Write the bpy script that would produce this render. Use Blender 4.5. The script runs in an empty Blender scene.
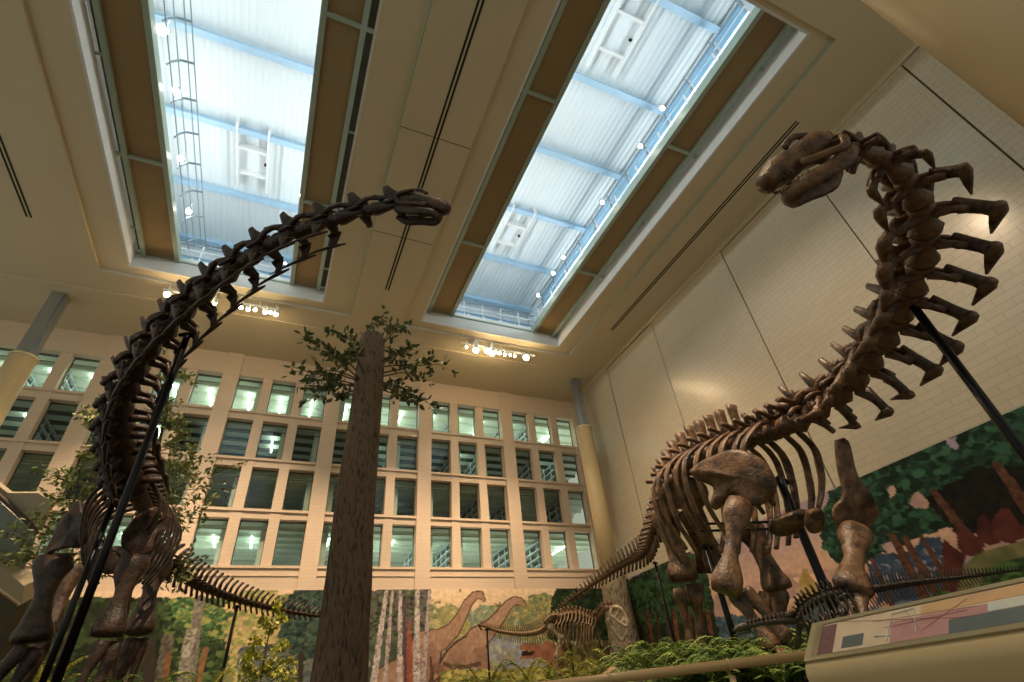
import bpy, bmesh, math, random
import numpy as np
from mathutils import Vector, Matrix, noise

SC = bpy.context.scene
COL = SC.collection

# ------------------------------------------------------------------ camera (at the world origin, 1.0 m above the hall floor)
F_PX, YAW, PITCH, ROLL = 503.414, -0.467, 0.642, -0.108
_cy, _sy, _cp, _sp = math.cos(YAW), math.sin(YAW), math.cos(PITCH), math.sin(PITCH)
FWD = Vector((-_sy * _cp, _cy * _cp, _sp))
_r = Vector((_cy, _sy, 0)); _u = _r.cross(FWD)
RIGHT = math.cos(ROLL) * _r + math.sin(ROLL) * _u
UP = -math.sin(ROLL) * _r + math.cos(ROLL) * _u
cam_data = bpy.data.cameras.new('camera')
cam_data.sensor_width = 36.0
cam_data.lens = F_PX / 1024 * 36.0
cam_data.clip_end = 200
cam = bpy.data.objects.new('camera', cam_data)
COL.objects.link(cam)
cam.matrix_world = Matrix(((RIGHT.x, UP.x, -FWD.x, 0), (RIGHT.y, UP.y, -FWD.y, 0), (RIGHT.z, UP.z, -FWD.z, 0), (0, 0, 0, 1)))
SC.camera = cam

# ------------------------------------------------------------------ world, exposure
SC.view_settings.view_transform = 'Standard'
SC.view_settings.look = 'None'
SC.view_settings.gamma = 1.0
SC.view_settings.use_curve_mapping = False
SC.view_settings.exposure = 0.4
w = bpy.data.worlds.new('hall_air'); SC.world = w; w.use_nodes = True
w.node_tree.nodes['Background'].inputs[0].default_value = (0.84, 0.84, 0.72, 1)
w.node_tree.nodes['Background'].inputs[1].default_value = 0.42


def light(kind, loc, target, energy, color, size=1.0, size_y=None, angle=60, blend=0.6, name='lamp'):
    d = bpy.data.lights.new(name, kind); d.energy = energy; d.color = color
    if kind == 'AREA':
        d.shape = 'RECTANGLE'; d.size = size; d.size_y = size_y or size
    elif kind == 'SPOT':
        d.spot_size = math.radians(angle); d.spot_blend = blend; d.shadow_soft_size = size
    else:
        d.shadow_soft_size = size
    o = bpy.data.objects.new(name, d); COL.objects.link(o); o.location = loc
    dirv = Vector(target) - Vector(loc)
    o.rotation_euler = dirv.to_track_quat('-Z', 'Y').to_euler()
    return o


WARM = (1.0, 0.72, 0.47)
COOL = (0.86, 0.95, 1.0)
# roof bays: unseen area fills added above the brown soffits, brightening the deck
for cx in (-3.2, 7.45):
    for cy_ in (5.0, 12.5):
        for dx in (-2.70, 2.62):
            light('AREA', (cx + dx, cy_, 15.25), (cx - dx * 0.35, cy_, 17.5), 105, COOL, 6.5, 0.5, name='attic_fill')
# warm track floods on the bars under the coffers
for x0 in (-4.6, -2.4, 6.5, 9.2):
    light('SPOT', (x0, 17.15, 13.5), (x0 * 1.0, 21.0, 2.0), 500, WARM, 0.15, angle=80, blend=0.9, name='track_flood')
for x0 in (-5.6, -0.9, 4.0, 8.6):  # added floods with no bar of their own, brightening the lower facade
    light('SPOT', (x0, 15.2, 13.9), (x0, 21.0, 0.6), 3400, WARM, 0.15, angle=62, blend=1.0, name='facade_fill')
light('SPOT', (-1.0, 4.5, 13.8), (4.3, -0.3, 4.5), 1000, WARM, 0.15, angle=40, blend=0.8, name='added_spot')  # added spot brightening the near column, no fixture there
light('SPOT', (1.0, 2.6, 13.8), (5.6, 7.0, 0.8), 1500, WARM, 0.15, angle=34, blend=0.8, name='added_spot')  # added spot brightening the ferns, no fixture there
# added warm spots without fixtures, brightening skeletons, right mural and case
light('SPOT', (4.6, 3.2, 13.7), (7.0, 6.8, 2.0), 4600, WARM, 0.12, angle=44, blend=0.7, name='added_spot')
light('SPOT', (3.0, 16.4, 13.9), (7.5, 7.2, 2.6), 2000, WARM, 0.12, angle=42, blend=0.7, name='added_spot')
light('SPOT', (-0.5, 3.0, 13.7), (-2.8, 11.3, 2.8), 4200, WARM, 0.12, angle=34, blend=0.7, name='added_spot')
light('SPOT', (4.9, 12.0, 13.8), (13.9, 14.5, 3.0), 1700, WARM, 0.12, angle=70, blend=0.9, name='added_spot')
light('SPOT', (4.9, 4.0, 13.8), (13.9, 8.5, 3.2), 1500, WARM, 0.12, angle=80, blend=0.9, name='added_spot')
light('SPOT', (5.2, 11.5, 13.8), (8.4, 16.0, 2.0), 1300, WARM, 0.1, angle=24, blend=0.8, name='added_spot')
light('SPOT', (1.2, 1.0, 13.6), (2.7, 1.4, 0.2), 1500, WARM, 0.12, angle=40, blend=0.7, name='added_spot')


# ------------------------------------------------------------------ measuring helpers: photo pixel -> point at optical depth / on a plane
def ray(px, py):
    return RIGHT * ((px - 512) / F_PX) + UP * ((341 - py) / F_PX) + FWD


def at(px, py, d): return ray(px, py) * d if d > 0 else ony(px, py, -d)   # a negative d names the plane y = -d
def onx(px, py, x): r = ray(px, py); return r * (x / r.x)
def ony(px, py, y): r = ray(px, py); return r * (y / r.y)
def onz(px, py, z): r = ray(px, py); return r * (z / r.z)


# ------------------------------------------------------------------ materials
def lin(h):
    h = h.lstrip('#')
    c = [int(h[i:i + 2], 16) / 255 for i in (0, 2, 4)]
    return tuple(x / 12.92 if x <= 0.04045 else ((x + 0.055) / 1.055) ** 2.4 for x in c) + (1.0,)


def new_mat(name):
    m = bpy.data.materials.new(name); m.use_nodes = True
    nt = m.node_tree
    return m, nt, nt.nodes['Principled BSDF']


def N(nt, t, **kw):
    n = nt.nodes.new(t)
    for k, v in kw.items(): setattr(n, k, v)
    return n


def plain(name, h, rough=0.6, metal=0.0, var=0.12, scale=3.0, bump=0.0, coords='Object', spec=0.5):
    m, nt, p = new_mat(name)
    tc = N(nt, 'ShaderNodeTexCoord')
    nz = N(nt, 'ShaderNodeTexNoise'); nz.inputs['Scale'].default_value = scale; nz.inputs['Detail'].default_value = 4
    nt.links.new(tc.outputs[coords], nz.inputs['Vector'])
    rp = N(nt, 'ShaderNodeValToRGB'); c = lin(h)
    rp.color_ramp.elements[0].position = 0.3; rp.color_ramp.elements[1].position = 0.7
    rp.color_ramp.elements[0].color = tuple(x * (1 - var) for x in c[:3]) + (1,)
    rp.color_ramp.elements[1].color = tuple(min(1, x * (1 + var)) for x in c[:3]) + (1,)
    nt.links.new(nz.outputs['Fac'], rp.inputs['Fac'])
    nt.links.new(rp.outputs['Color'], p.inputs['Base Color'])
    p.inputs['Roughness'].default_value = rough; p.inputs['Metallic'].default_value = metal
    p.inputs['Specular IOR Level'].default_value = spec
    if bump:
        b = N(nt, 'ShaderNodeBump'); b.inputs['Strength'].default_value = bump; b.inputs['Distance'].default_value = 0.03
        nt.links.new(nz.outputs['Fac'], b.inputs['Height']); nt.links.new(b.outputs['Normal'], p.inputs['Normal'])
    return m


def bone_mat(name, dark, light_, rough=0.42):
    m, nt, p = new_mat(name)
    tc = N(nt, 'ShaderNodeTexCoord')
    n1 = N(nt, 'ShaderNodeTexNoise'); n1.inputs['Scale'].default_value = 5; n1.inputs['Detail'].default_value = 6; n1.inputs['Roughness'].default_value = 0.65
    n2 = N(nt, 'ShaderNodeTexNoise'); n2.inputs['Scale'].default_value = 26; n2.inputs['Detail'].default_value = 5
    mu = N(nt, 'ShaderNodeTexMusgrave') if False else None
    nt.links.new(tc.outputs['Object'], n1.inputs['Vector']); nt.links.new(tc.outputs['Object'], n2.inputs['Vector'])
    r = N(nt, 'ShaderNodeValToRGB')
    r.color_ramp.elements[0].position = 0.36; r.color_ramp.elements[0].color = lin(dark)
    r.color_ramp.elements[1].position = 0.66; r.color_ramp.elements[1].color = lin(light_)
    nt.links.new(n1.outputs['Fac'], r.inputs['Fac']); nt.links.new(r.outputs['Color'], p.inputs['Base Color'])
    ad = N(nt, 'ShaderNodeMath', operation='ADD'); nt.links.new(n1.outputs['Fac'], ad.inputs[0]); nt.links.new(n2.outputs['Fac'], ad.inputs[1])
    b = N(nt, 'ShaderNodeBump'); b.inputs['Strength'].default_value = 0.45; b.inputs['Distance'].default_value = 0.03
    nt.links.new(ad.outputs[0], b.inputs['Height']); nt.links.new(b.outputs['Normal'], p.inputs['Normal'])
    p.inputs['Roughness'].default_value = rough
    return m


def brick_mat(name, c1, c2, mortar, axes, bw, bh, rough, ms=0.012, bump=0.3, spec=0.5, coat=0.0):
    """axes: which world axes run along and up the wall"""
    m, nt, p = new_mat(name)
    g = N(nt, 'ShaderNodeNewGeometry'); s = N(nt, 'ShaderNodeSeparateXYZ'); c = N(nt, 'ShaderNodeCombineXYZ')
    nt.links.new(g.outputs['Position'], s.inputs[0])
    nt.links.new(s.outputs[axes[0]], c.inputs[0]); nt.links.new(s.outputs[axes[1]], c.inputs[1])
    b = N(nt, 'ShaderNodeTexBrick'); b.inputs['Scale'].default_value = 1.0
    b.inputs['Brick Width'].default_value = bw; b.inputs['Row Height'].default_value = bh
    b.inputs['Mortar Size'].default_value = ms; b.inputs['Mortar Smooth'].default_value = 0.3
    b.inputs['Color1'].default_value = lin(c1); b.inputs['Color2'].default_value = lin(c2); b.inputs['Mortar'].default_value = lin(mortar)
    b.inputs['Bias'].default_value = -0.2
    nt.links.new(c.outputs[0], b.inputs['Vector'])
    nt.links.new(b.outputs['Color'], p.inputs['Base Color'])
    nz = N(nt, 'ShaderNodeTexNoise'); nz.inputs['Scale'].default_value = 1.6; nz.inputs['Detail'].default_value = 2
    nt.links.new(g.outputs['Position'], nz.inputs['Vector'])
    mx = N(nt, 'ShaderNodeMath', operation='MULTIPLY_ADD'); mx.inputs[1].default_value = 0.8
    nt.links.new(nz.outputs['Fac'], mx.inputs[0])
    iv = N(nt, 'ShaderNodeMath', operation='SUBTRACT'); iv.inputs[0].default_value = 1.0
    nt.links.new(b.outputs['Fac'], iv.inputs[1]); nt.links.new(iv.outputs[0], mx.inputs[2])
    bp = N(nt, 'ShaderNodeBump'); bp.inputs['Strength'].default_value = bump; bp.inputs['Distance'].default_value = 0.01
    nt.links.new(mx.outputs[0], bp.inputs['Height']); nt.links.new(bp.outputs['Normal'], p.inputs['Normal'])
    p.inputs['Roughness'].default_value = rough; p.inputs['Specular IOR Level'].default_value = spec
    if coat:
        p.inputs['Coat Weight'].default_value = coat; p.inputs['Coat Roughness'].default_value = 0.18
    return m


def corr_mat(name, h, axis=0, pitch=0.22):
    m, nt, p = new_mat(name)
    g = N(nt, 'ShaderNodeNewGeometry'); s = N(nt, 'ShaderNodeSeparateXYZ'); nt.links.new(g.outputs['Position'], s.inputs[0])
    mu = N(nt, 'ShaderNodeMath', operation='MULTIPLY'); mu.inputs[1].default_value = 2 * math.pi / pitch
    nt.links.new(s.outputs[axis], mu.inputs[0])
    si = N(nt, 'ShaderNodeMath', operation='SINE'); nt.links.new(mu.outputs[0], si.inputs[0])
    bp = N(nt, 'ShaderNodeBump'); bp.inputs['Strength'].default_value = 0.45; bp.inputs['Distance'].default_value = 0.03
    nt.links.new(si.outputs[0], bp.inputs['Height']); nt.links.new(bp.outputs['Normal'], p.inputs['Normal'])
    p.inputs['Base Color'].default_value = lin(h); p.inputs['Roughness'].default_value = 0.5
    return m


def emit_mat(name, h, strength):
    m = bpy.data.materials.new(name); m.use_nodes = True; nt = m.node_tree
    nt.nodes.remove(nt.nodes['Principled BSDF'])
    e = N(nt, 'ShaderNodeEmission'); e.inputs[0].default_value = lin(h); e.inputs[1].default_value = strength
    nt.links.new(e.outputs[0], nt.nodes['Material Output'].inputs[0])
    return m


def glass_mat(name, tint, gloss_rough=0.02, fac=0.10):
    m = bpy.data.materials.new(name); m.use_nodes = True; nt = m.node_tree
    nt.nodes.remove(nt.nodes['Principled BSDF'])
    t = N(nt, 'ShaderNodeBsdfTransparent'); t.inputs[0].default_value = lin(tint)
    g = N(nt, 'ShaderNodeBsdfGlossy'); g.inputs['Roughness'].default_value = gloss_rough
    lw = N(nt, 'ShaderNodeLayerWeight'); lw.inputs[0].default_value = 0.5
    pw = N(nt, 'ShaderNodeMath', operation='POWER'); pw.inputs[1].default_value = 4.0; nt.links.new(lw.outputs['Facing'], pw.inputs[0])
    fr = N(nt, 'ShaderNodeMath', operation='MULTIPLY_ADD'); fr.inputs[1].default_value = 0.7; fr.inputs[2].default_value = 0.04; nt.links.new(pw.outputs[0], fr.inputs[0])
    mx = N(nt, 'ShaderNodeMixShader')
    nt.links.new(fr.outputs[0], mx.inputs[0])
    nt.links.new(t.outputs[0], mx.inputs[1]); nt.links.new(g.outputs[0], mx.inputs[2])
    nt.links.new(mx.outputs[0], nt.nodes['Material Output'].inputs[0])
    return m


def bark_mat(name, c1, c2, scale=6.0, stretch=0.22, strength=1.0):
    m, nt, p = new_mat(name)
    tc = N(nt, 'ShaderNodeTexCoord'); mp = N(nt, 'ShaderNodeMapping'); mp.inputs['Scale'].default_value = (1, 1, stretch)
    nt.links.new(tc.outputs['Object'], mp.inputs[0])
    v = N(nt, 'ShaderNodeTexVoronoi'); v.inputs['Scale'].default_value = scale * 2.2
    n1 = N(nt, 'ShaderNodeTexNoise'); n1.inputs['Scale'].default_value = scale; n1.inputs['Detail'].default_value = 6
    nt.links.new(mp.outputs[0], v.inputs['Vector']); nt.links.new(mp.outputs[0], n1.inputs['Vector'])
    ad = N(nt, 'ShaderNodeMath', operation='ADD'); nt.links.new(v.outputs['Distance'], ad.inputs[0]); nt.links.new(n1.outputs['Fac'], ad.inputs[1])
    r = N(nt, 'ShaderNodeValToRGB'); r.color_ramp.elements[0].position = 0.55; r.color_ramp.elements[1].position = 1.0
    r.color_ramp.elements[0].color = lin(c2); r.color_ramp.elements[1].color = lin(c1)
    nt.links.new(ad.outputs[0], r.inputs['Fac']); nt.links.new(r.outputs['Color'], p.inputs['Base Color'])
    b = N(nt, 'ShaderNodeBump'); b.inputs['Strength'].default_value = strength; b.inputs['Distance'].default_value = 0.06
    nt.links.new(ad.outputs[0], b.inputs['Height']); nt.links.new(b.outputs['Normal'], p.inputs['Normal'])
    p.inputs['Roughness'].default_value = 0.85
    return m


def leaf_mat(name, a, b_):
    m, nt, p = new_mat(name)
    g = N(nt, 'ShaderNodeNewGeometry')
    nz = N(nt, 'ShaderNodeTexNoise'); nz.inputs['Scale'].default_value = 3.5
    nt.links.new(g.outputs['Position'], nz.inputs['Vector'])
    r = N(nt, 'ShaderNodeValToRGB'); r.color_ramp.elements[0].position = 0.38; r.color_ramp.elements[1].position = 0.62
    r.color_ramp.elements[0].color = lin(a); r.color_ramp.elements[1].color = lin(b_)
    nt.links.new(nz.outputs['Fac'], r.inputs['Fac']); nt.links.new(r.outputs['Color'], p.inputs['Base Color'])
    p.inputs['Roughness'].default_value = 0.5
    return m


def paint_mat(name):
    m, nt, p = new_mat(name)
    a = N(nt, 'ShaderNodeAttribute'); a.attribute_name = 'paint'
    nt.links.new(a.outputs['Color'], p.inputs['Base Color']); p.inputs['Roughness'].default_value = 0.7
    p.inputs['Specular IOR Level'].default_value = 0.2
    return m


M = dict(
    facade=brick_mat('cream_terracotta_block', '#dec8ae', '#dac4aa', '#cdb79b', ('X', 'Z'), 0.9, 0.135, 0.5, ms=0.006),
    tile=brick_mat('glazed_cream_tile', '#cabfa6', '#c4b9a0', '#b4aa92', ('Y', 'Z'), 0.62, 0.19, 0.3, ms=0.010, bump=0.35, coat=0.5),
    ceiling=plain('ceiling_plaster', '#d0c3a4', 0.75, var=0.03, scale=0.4),
    coffer=plain('coffer_white_plaster', '#d9d8d2', 0.6, var=0.02),
    soffit=plain('brown_soffit_board', '#937c56', 0.8, var=0.05, scale=0.8),
    steel=plain('grey_green_painted_steel', '#9fae9f', 0.45, var=0.04),
    bluesteel=plain('pale_blue_painted_steel', '#a9c8dc', 0.45, var=0.04),
    greysteel=plain('blue_grey_steel', '#93a6b2', 0.45, var=0.04),
    whitesteel=plain('white_painted_steel', '#e6e8e6', 0.4, var=0.02),
    deck=corr_mat('white_corrugated_deck', '#dfe6e6', 0, 0.21),
    attic=plain('white_attic_wall', '#dfe7ea', 0.6, var=0.03),
    slot=plain('black_slot', '#140e0a', 0.7, var=0.0),
    dark=plain('dark_joint', '#5c5340', 0.8, var=0.05),
    floor=plain('grey_terrazzo', '#7d7464', 0.4, var=0.08),
    soil=plain('planting_soil', '#3a2d1c', 0.95, var=0.3, scale=4, bump=0.8),
    alu=plain('brushed_aluminium', '#b4bcc4', 0.28, 0.9, var=0.03),
    cream=plain('cream_column_paint', '#dcc596', 0.35, var=0.02, scale=0.7),
    greybark=bark_mat('grey_bark_cladding', '#7e725c', '#4a4130', 3.5, 0.5, 0.9),
    bark=bark_mat('brown_furrowed_bark', '#7a634c', '#3c2e22', 9.0, 0.2, 1.0),
    twig=plain('twig_bark', '#4d3e22', 0.8),
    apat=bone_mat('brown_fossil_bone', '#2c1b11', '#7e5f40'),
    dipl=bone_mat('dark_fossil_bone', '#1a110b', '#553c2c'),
    allo=bone_mat('tan_fossil_bone', '#4e3220', '#b39068'),
    pale=bone_mat('pale_fossil_bone', '#a88e6a', '#ecdcbc'),
    black=bone_mat('blackish_fossil_bone', '#1c1812', '#4a4030'),
    iron=plain('black_iron_armature', '#17171a', 0.35, 0.6, var=0.05),
    leafd=leaf_mat('olive_leaf', '#34401a', '#5d6428'),
    leafl=leaf_mat('pale_green_leaf', '#66793a', '#a8a862'),
    leafy=leaf_mat('yellow_green_leaf', '#9ca436', '#dcd868'),
    fern=leaf_mat('fern_green', '#456a2a', '#94a84c'),
    glass=glass_mat('window_glass', '#f3f9f3'),
    clear=glass_mat('clear_cover_glass', '#ffffff'),
    frame=plain('dark_bronze_window_frame', '#5a5f50', 0.4, 0.3, var=0.05),
    libwhite=plain('library_ceiling_white', '#dfe6d8', 0.6, var=0.03),
    libdark=plain('library_floor_slab', '#4a5550', 0.7, var=0.1),
    shelf=plain('dark_book_stack', '#3a423c', 0.5, var=0.3, scale=9),
    tube=emit_mat('fluorescent_tube_glow', '#e8fff2', 9.0),
    bulb=emit_mat('halogen_bulb_glow', '#ffdfae', 60.0),
    bulb2=emit_mat('white_bulb_glow', '#fff2dd', 30.0),
    blueglass=plain('blue_clerestory_pane', '#8fc0e0', 0.15, var=0.1),
    paint=paint_mat('mural_paint'),
    tan=plain('tan_rail_enamel', '#b69a6c', 0.3, var=0.03),
    case=plain('cream_case_enamel', '#c6b083', 0.35, var=0.02),
    trimc=plain('case_trim', '#a59a78', 0.3, 0.4, var=0.02),
    wood=bark_mat('weathered_log', '#9a8560', '#5c4a30', 4, 0.4, 0.8),
    stair=plain('beige_stair_plaster', '#b3a688', 0.7, var=0.03),
    guard=plain('grey_green_guard_panel', '#7f8a7a', 0.4, var=0.06),
    handrail=plain('brown_handrail', '#4a2c1c', 0.4, var=0.05),
)


# ------------------------------------------------------------------ object helpers
def obj(name, bm, mat, parent=None, smooth=False, mats=None):
    me = bpy.data.meshes.new(name)
    bmesh.ops.recalc_face_normals(bm, faces=bm.faces)
    bm.to_mesh(me); bm.free()
    if smooth:
        for p in me.polygons: p.use_smooth = True
    for mm in (mats or [mat]): me.materials.append(mm)
    o = bpy.data.objects.new(name, me); COL.objects.link(o)
    if parent is not None: o.parent = parent
    return o


def tag(o, label, cat, group=None):
    o['label'] = label; o['category'] = cat
    if group: o['group'] = group
    return o


def thing(name, label, cat, loc=(0, 0, 0), group=None):
    o = bpy.data.objects.new(name, None); COL.objects.link(o); o.location = loc; o.empty_display_size = 0.2
    return tag(o, label, cat, group)


def struct(name, bm, mat, parent=None, smooth=False):
    o = obj(name, bm, mat, parent, smooth)
    o['kind'] = 'structure'
    return o


def box(bm, a, b, mi=0):
    x0, y0, z0 = a; x1, y1, z1 = b
    v = [bm.verts.new(p) for p in ((x0, y0, z0), (x1, y0, z0), (x1, y1, z0), (x0, y1, z0), (x0, y0, z1), (x1, y0, z1), (x1, y1, z1), (x0, y1, z1))]
    for f in ((0, 3, 2, 1), (4, 5, 6, 7), (0, 1, 5, 4), (1, 2, 6, 5), (2, 3, 7, 6), (3, 0, 4, 7)):
        fc = bm.faces.new([v[i] for i in f]); fc.material_index = mi
    return bm


def bx(a, b):
    return box(bmesh.new(), a, b)


def V(*a): return Vector(a)


def loft(bm, pts, w, t, side=None, seg=8, jit=0.0, rnd=random, cap=0.5):
    """elliptic sweep: half-width w along `side`, half-thickness t across it; rounded ends"""
    pts = [Vector(p) for p in pts]; n = len(pts)
    if not hasattr(w, '__len__'): w = [w] * n
    if not hasattr(t, '__len__'): t = [t] * n
    rings = []; sd = Vector(side) if side is not None else None
    for i in range(n):
        tg = (pts[min(i + 1, n - 1)] - pts[max(i - 1, 0)])
        if tg.length < 1e-7: tg = Vector((0, 0, 1))
        tg.normalize()
        s0 = sd if sd is not None else (Vector((0, 0, 1)) if abs(tg.z) < 0.9 else Vector((1, 0, 0)))
        s = s0 - tg * s0.dot(tg)
        if s.length < 1e-4: s = tg.orthogonal()
        s.normalize()
        if sd is not None: sd = s
        b = tg.cross(s)
        rings.append((pts[i], s, b, tg))
    vr = []
    for i, (p, s, b, tg) in enumerate(rings):
        r = []
        for k in range(seg):
            a = 2 * math.pi * k / seg
            j = 1 + (rnd.uniform(-jit, jit) if jit else 0)
            r.append(bm.verts.new(p + s * (math.cos(a) * w[i] * j) + b * (math.sin(a) * t[i] * j)))
        vr.append(r)
    for i in range(n - 1):
        for k in range(seg):
            k2 = (k + 1) % seg
            bm.faces.new((vr[i][k], vr[i][k2], vr[i + 1][k2], vr[i + 1][k]))
    for e, sg in ((0, -1), (n - 1, 1)):
        p, s, b, tg = rings[e]
        c = bm.verts.new(p + tg * sg * min(w[e], t[e]) * cap)
        for k in range(seg):
            k2 = (k + 1) % seg
            if sg < 0: bm.faces.new((vr[e][k2], vr[e][k], c))
            else: bm.faces.new((vr[e][k], vr[e][k2], c))
    return bm


def cyl(bm, a, b, r, seg=12, r2=None):
    return loft(bm, [a, b], [r, r if r2 is None else r2], [r, r if r2 is None else r2], None, seg, cap=0.0)


def smooth_path(cp, n):
    """Catmull-Rom through control vectors, n samples evenly along arc length"""
    cp = [Vector(c) for c in cp]
    P = [cp[0] * 2 - cp[1]] + cp + [cp[-1] * 2 - cp[-2]]
    dense = []
    for i in range(1, len(P) - 2):
        for k in range(16):
            t = k / 16; a, b, c, d = P[i - 1], P[i], P[i + 1], P[i + 2]
            dense.append(0.5 * ((2 * b) + (c - a) * t + (2 * a - 5 * b + 4 * c - d) * t * t + (3 * b - a - 3 * c + d) * t ** 3))
    dense.append(cp[-1])
    L = [0]
    for i in range(1, len(dense)): L.append(L[-1] + (dense[i] - dense[i - 1]).length)
    out = []; j = 0
    for k in range(n):
        s = L[-1] * k / (n - 1)
        while j < len(L) - 2 and L[j + 1] < s: j += 1
        f = (s - L[j]) / max(1e-9, L[j + 1] - L[j])
        out.append(dense[j].lerp(dense[j + 1], min(1, f)))
    return out, L[-1]


def roughen(bm, amp, freq, seed=0):
    for v in bm.verts:
        q = v.co * freq + Vector((seed * 7.1, seed * 3.3, seed))
        v.co += noise.noise_vector(q) * amp


TRIM = [0]
def trim(bm, mat, smooth=False):
    TRIM[0] += 1
    return struct('trim_%d' % TRIM[0], bm, mat, smooth=smooth)

# ================================================================== THE HALL
H = 14.0; YB = 21.04; XR = 13.97; XL = -16.0; FLOOR = -1.0
struct('floor', bx((XL, -8, FLOOR - 0.2), (16, 22, FLOOR)), M['floor'])

# ceiling with two openings; the border round each coffer is a shallow raised step
S = 14.1 / 14.0
SKY = [(-6.45, 0.06), (4.12, 10.75)]
STEP = [(-7.45, 1.22), (3.38, 11.65)]
Y0, Y1 = 1.80, 16.50
SY0, SY1 = 1.60, 17.10
bm = bmesh.new()
xs = [XL, STEP[0][0], STEP[0][1], STEP[1][0], STEP[1][1], 15.0]
T = 0.25
box(bm, (XL, -8, H), (15, SY0, H + T)); box(bm, (XL, SY1, H), (15, YB + 0.5, H + T))
for a, b in ((0, 1), (2, 3), (4, 5)): box(bm, (xs[a], SY0, H), (xs[b], SY1, H + T))
struct('ceiling', bm, M['ceiling'])
for (x0, x1), (u0, u1) in zip(SKY, STEP):
    X0, X1, YY0, YY1 = x0 * S, x1 * S, Y0 * S, Y1 * S
    z = H + 0.1
    bm = bmesh.new()
    box(bm, (u0, SY0, z), (u1, YY0, z + 0.2)); box(bm, (u0, YY1, z), (u1, SY1, z + 0.2))
    box(bm, (u0, YY0, z), (X0, YY1, z + 0.2)); box(bm, (X1, YY0, z), (u1, YY1, z + 0.2))
    trim(bm, M['ceiling'])
    # upstand of the coffer
    bm = bmesh.new(); zt = 14.95
    box(bm, (X0 - 0.06, YY0 - 0.06, z - 0.01), (X0 + 0.012, YY1 + 0.06, zt)); box(bm, (X1 - 0.012, YY0 - 0.06, z - 0.01), (X1 + 0.06, YY1 + 0.06, zt))
    box(bm, (X0 + 0.012, YY0 - 0.06, z - 0.01), (X1 - 0.012, YY0 + 0.012, zt)); box(bm, (X0 + 0.012, YY1 - 0.012, z - 0.01), (X1 - 0.012, YY1 + 0.06, zt))
    trim(bm, M['coffer'])
    # thin strips on the step risers, light reflections put into their pale colour
    bm = bmesh.new(); box(bm, (u0, SY1 - 0.03, H + 0.005), (u1, SY1 - 0.002, H + 0.1)); trim(bm, M['coffer'])
    bm = bmesh.new(); box(bm, (u1 - 0.03, SY0, H + 0.005), (u1 - 0.002, SY1, H + 0.1)); trim(bm, M['steel'])
    # brown soffit boards each side of the glazed slot
    zs = 14.70; gl, gr = X0 + 1.27, X1 - 1.22
    for a, b in ((X0 + 0.30, gl), (gr, X1 - 0.30)):
        bm = bmesh.new(); box(bm, (a, YY0, zs), (b, YY1, zs + 0.08)); trim(bm, M['soffit'])
    # the dark gap closing board above the side beam
    for a, b in ((X0, X0 + 0.30), (X1 - 0.30, X1)):
        bm = bmesh.new(); box(bm, (a, YY0, zs + 0.22), (b, YY1, zs + 0.26)); trim(bm, M['dark'])
    # grey-green steel: outer beams, inner beams, cross members
    for a, b in ((X0 + 0.20, X0 + 0.34), (X1 - 0.34, X1 - 0.20)):
        bm = bmesh.new(); box(bm, (a, YY0, zs - 0.10), (b, YY1, zs + 0.12)); trim(bm, M['steel'])
    for a, b in ((gl - 0.03, gl + 0.12), (gr - 0.12, gr + 0.03)):
        bm = bmesh.new(); box(bm, (a, YY0, zs - 0.06), (b, YY1, zs + 0.26)); trim(bm, M['steel'])
    for k in range(3):
        yc = 6.14 + 6.1 * k
        if yc > YY1: continue
        for a, b in ((X0 + 0.02, gl), (gr, X1 - 0.02)):
            bm = bmesh.new(); box(bm, (a, yc - 0.05, zs - 0.09), (b, yc + 0.05, zs)); trim(bm, M['steel'])
    bm = bmesh.new(); box(bm, (X0, YY1 - 0.06, zs - 0.02), (X1, YY1 - 0.01, zs + 0.06)); trim(bm, M['steel'])
    # small stub brackets from the beam to the upstand
    bm = bmesh.new()
    for k in range(5):
        yc = 3.1 + 3.05 * k
        box(bm, (X0, yc - 0.03, zs - 0.04), (X0 + 0.22, yc + 0.03, zs + 0.02)); box(bm, (X1 - 0.22, yc - 0.03, zs - 0.04), (X1, yc + 0.03, zs + 0.02))
    trim(bm, M['steel'])
    # attic over the coffer: walls, corrugated deck
    zd = 17.6
    ax0, ax1, ay1 = X0 - 0.2, X1 + 0.2, 18.6
    bm = bmesh.new()
    box(bm, (ax0 - 0.1, -2, zt), (ax0, ay1, zd)); box(bm, (ax1, -2, zt), (ax1 + 0.1, ay1, zd))
    box(bm, (ax0, ay1, zt), (ax1, ay1 + 0.1, zd)); box(bm, (ax0, -2.1, zt), (ax1, -2, zd))
    box(bm, (ax0, YY1, zt - 0.06), (ax1, ay1, zt)); box(bm, (ax0, -2, zt - 0.06), (ax1, YY0, zt))
    trim(bm, M['attic'])
    bm = bmesh.new(); box(bm, (ax0, -2, zd), (ax1, ay1, zd + 0.1)); trim(bm, M['deck'])
    # pale blue purlins, each with a lower flange
    for k in range(6):
        yc = 3.25 + 2.95 * k - 2.95 * 0
        bm = bmesh.new(); box(bm, (ax0, yc - 0.03, zd - 0.26), (ax1, yc + 0.03, zd)); box(bm, (ax0, yc - 0.11, zd - 0.29), (ax1, yc + 0.11, zd - 0.26))
        trim(bm, M['bluesteel'])
    # blue-paned clerestory at the far end and on the right-hand side
    bm = bmesh.new()
    for k in range(7):
        xa = X0 + 0.3 + (X1 - X0 - 0.6) * k / 7
        box(bm, (xa + 0.06, ay1 - 0.03, 15.6), (xa + (X1 - X0 - 0.6) / 7 - 0.06, ay1 - 0.01, 16.9))
    trim(bm, M['blueglass'])

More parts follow.
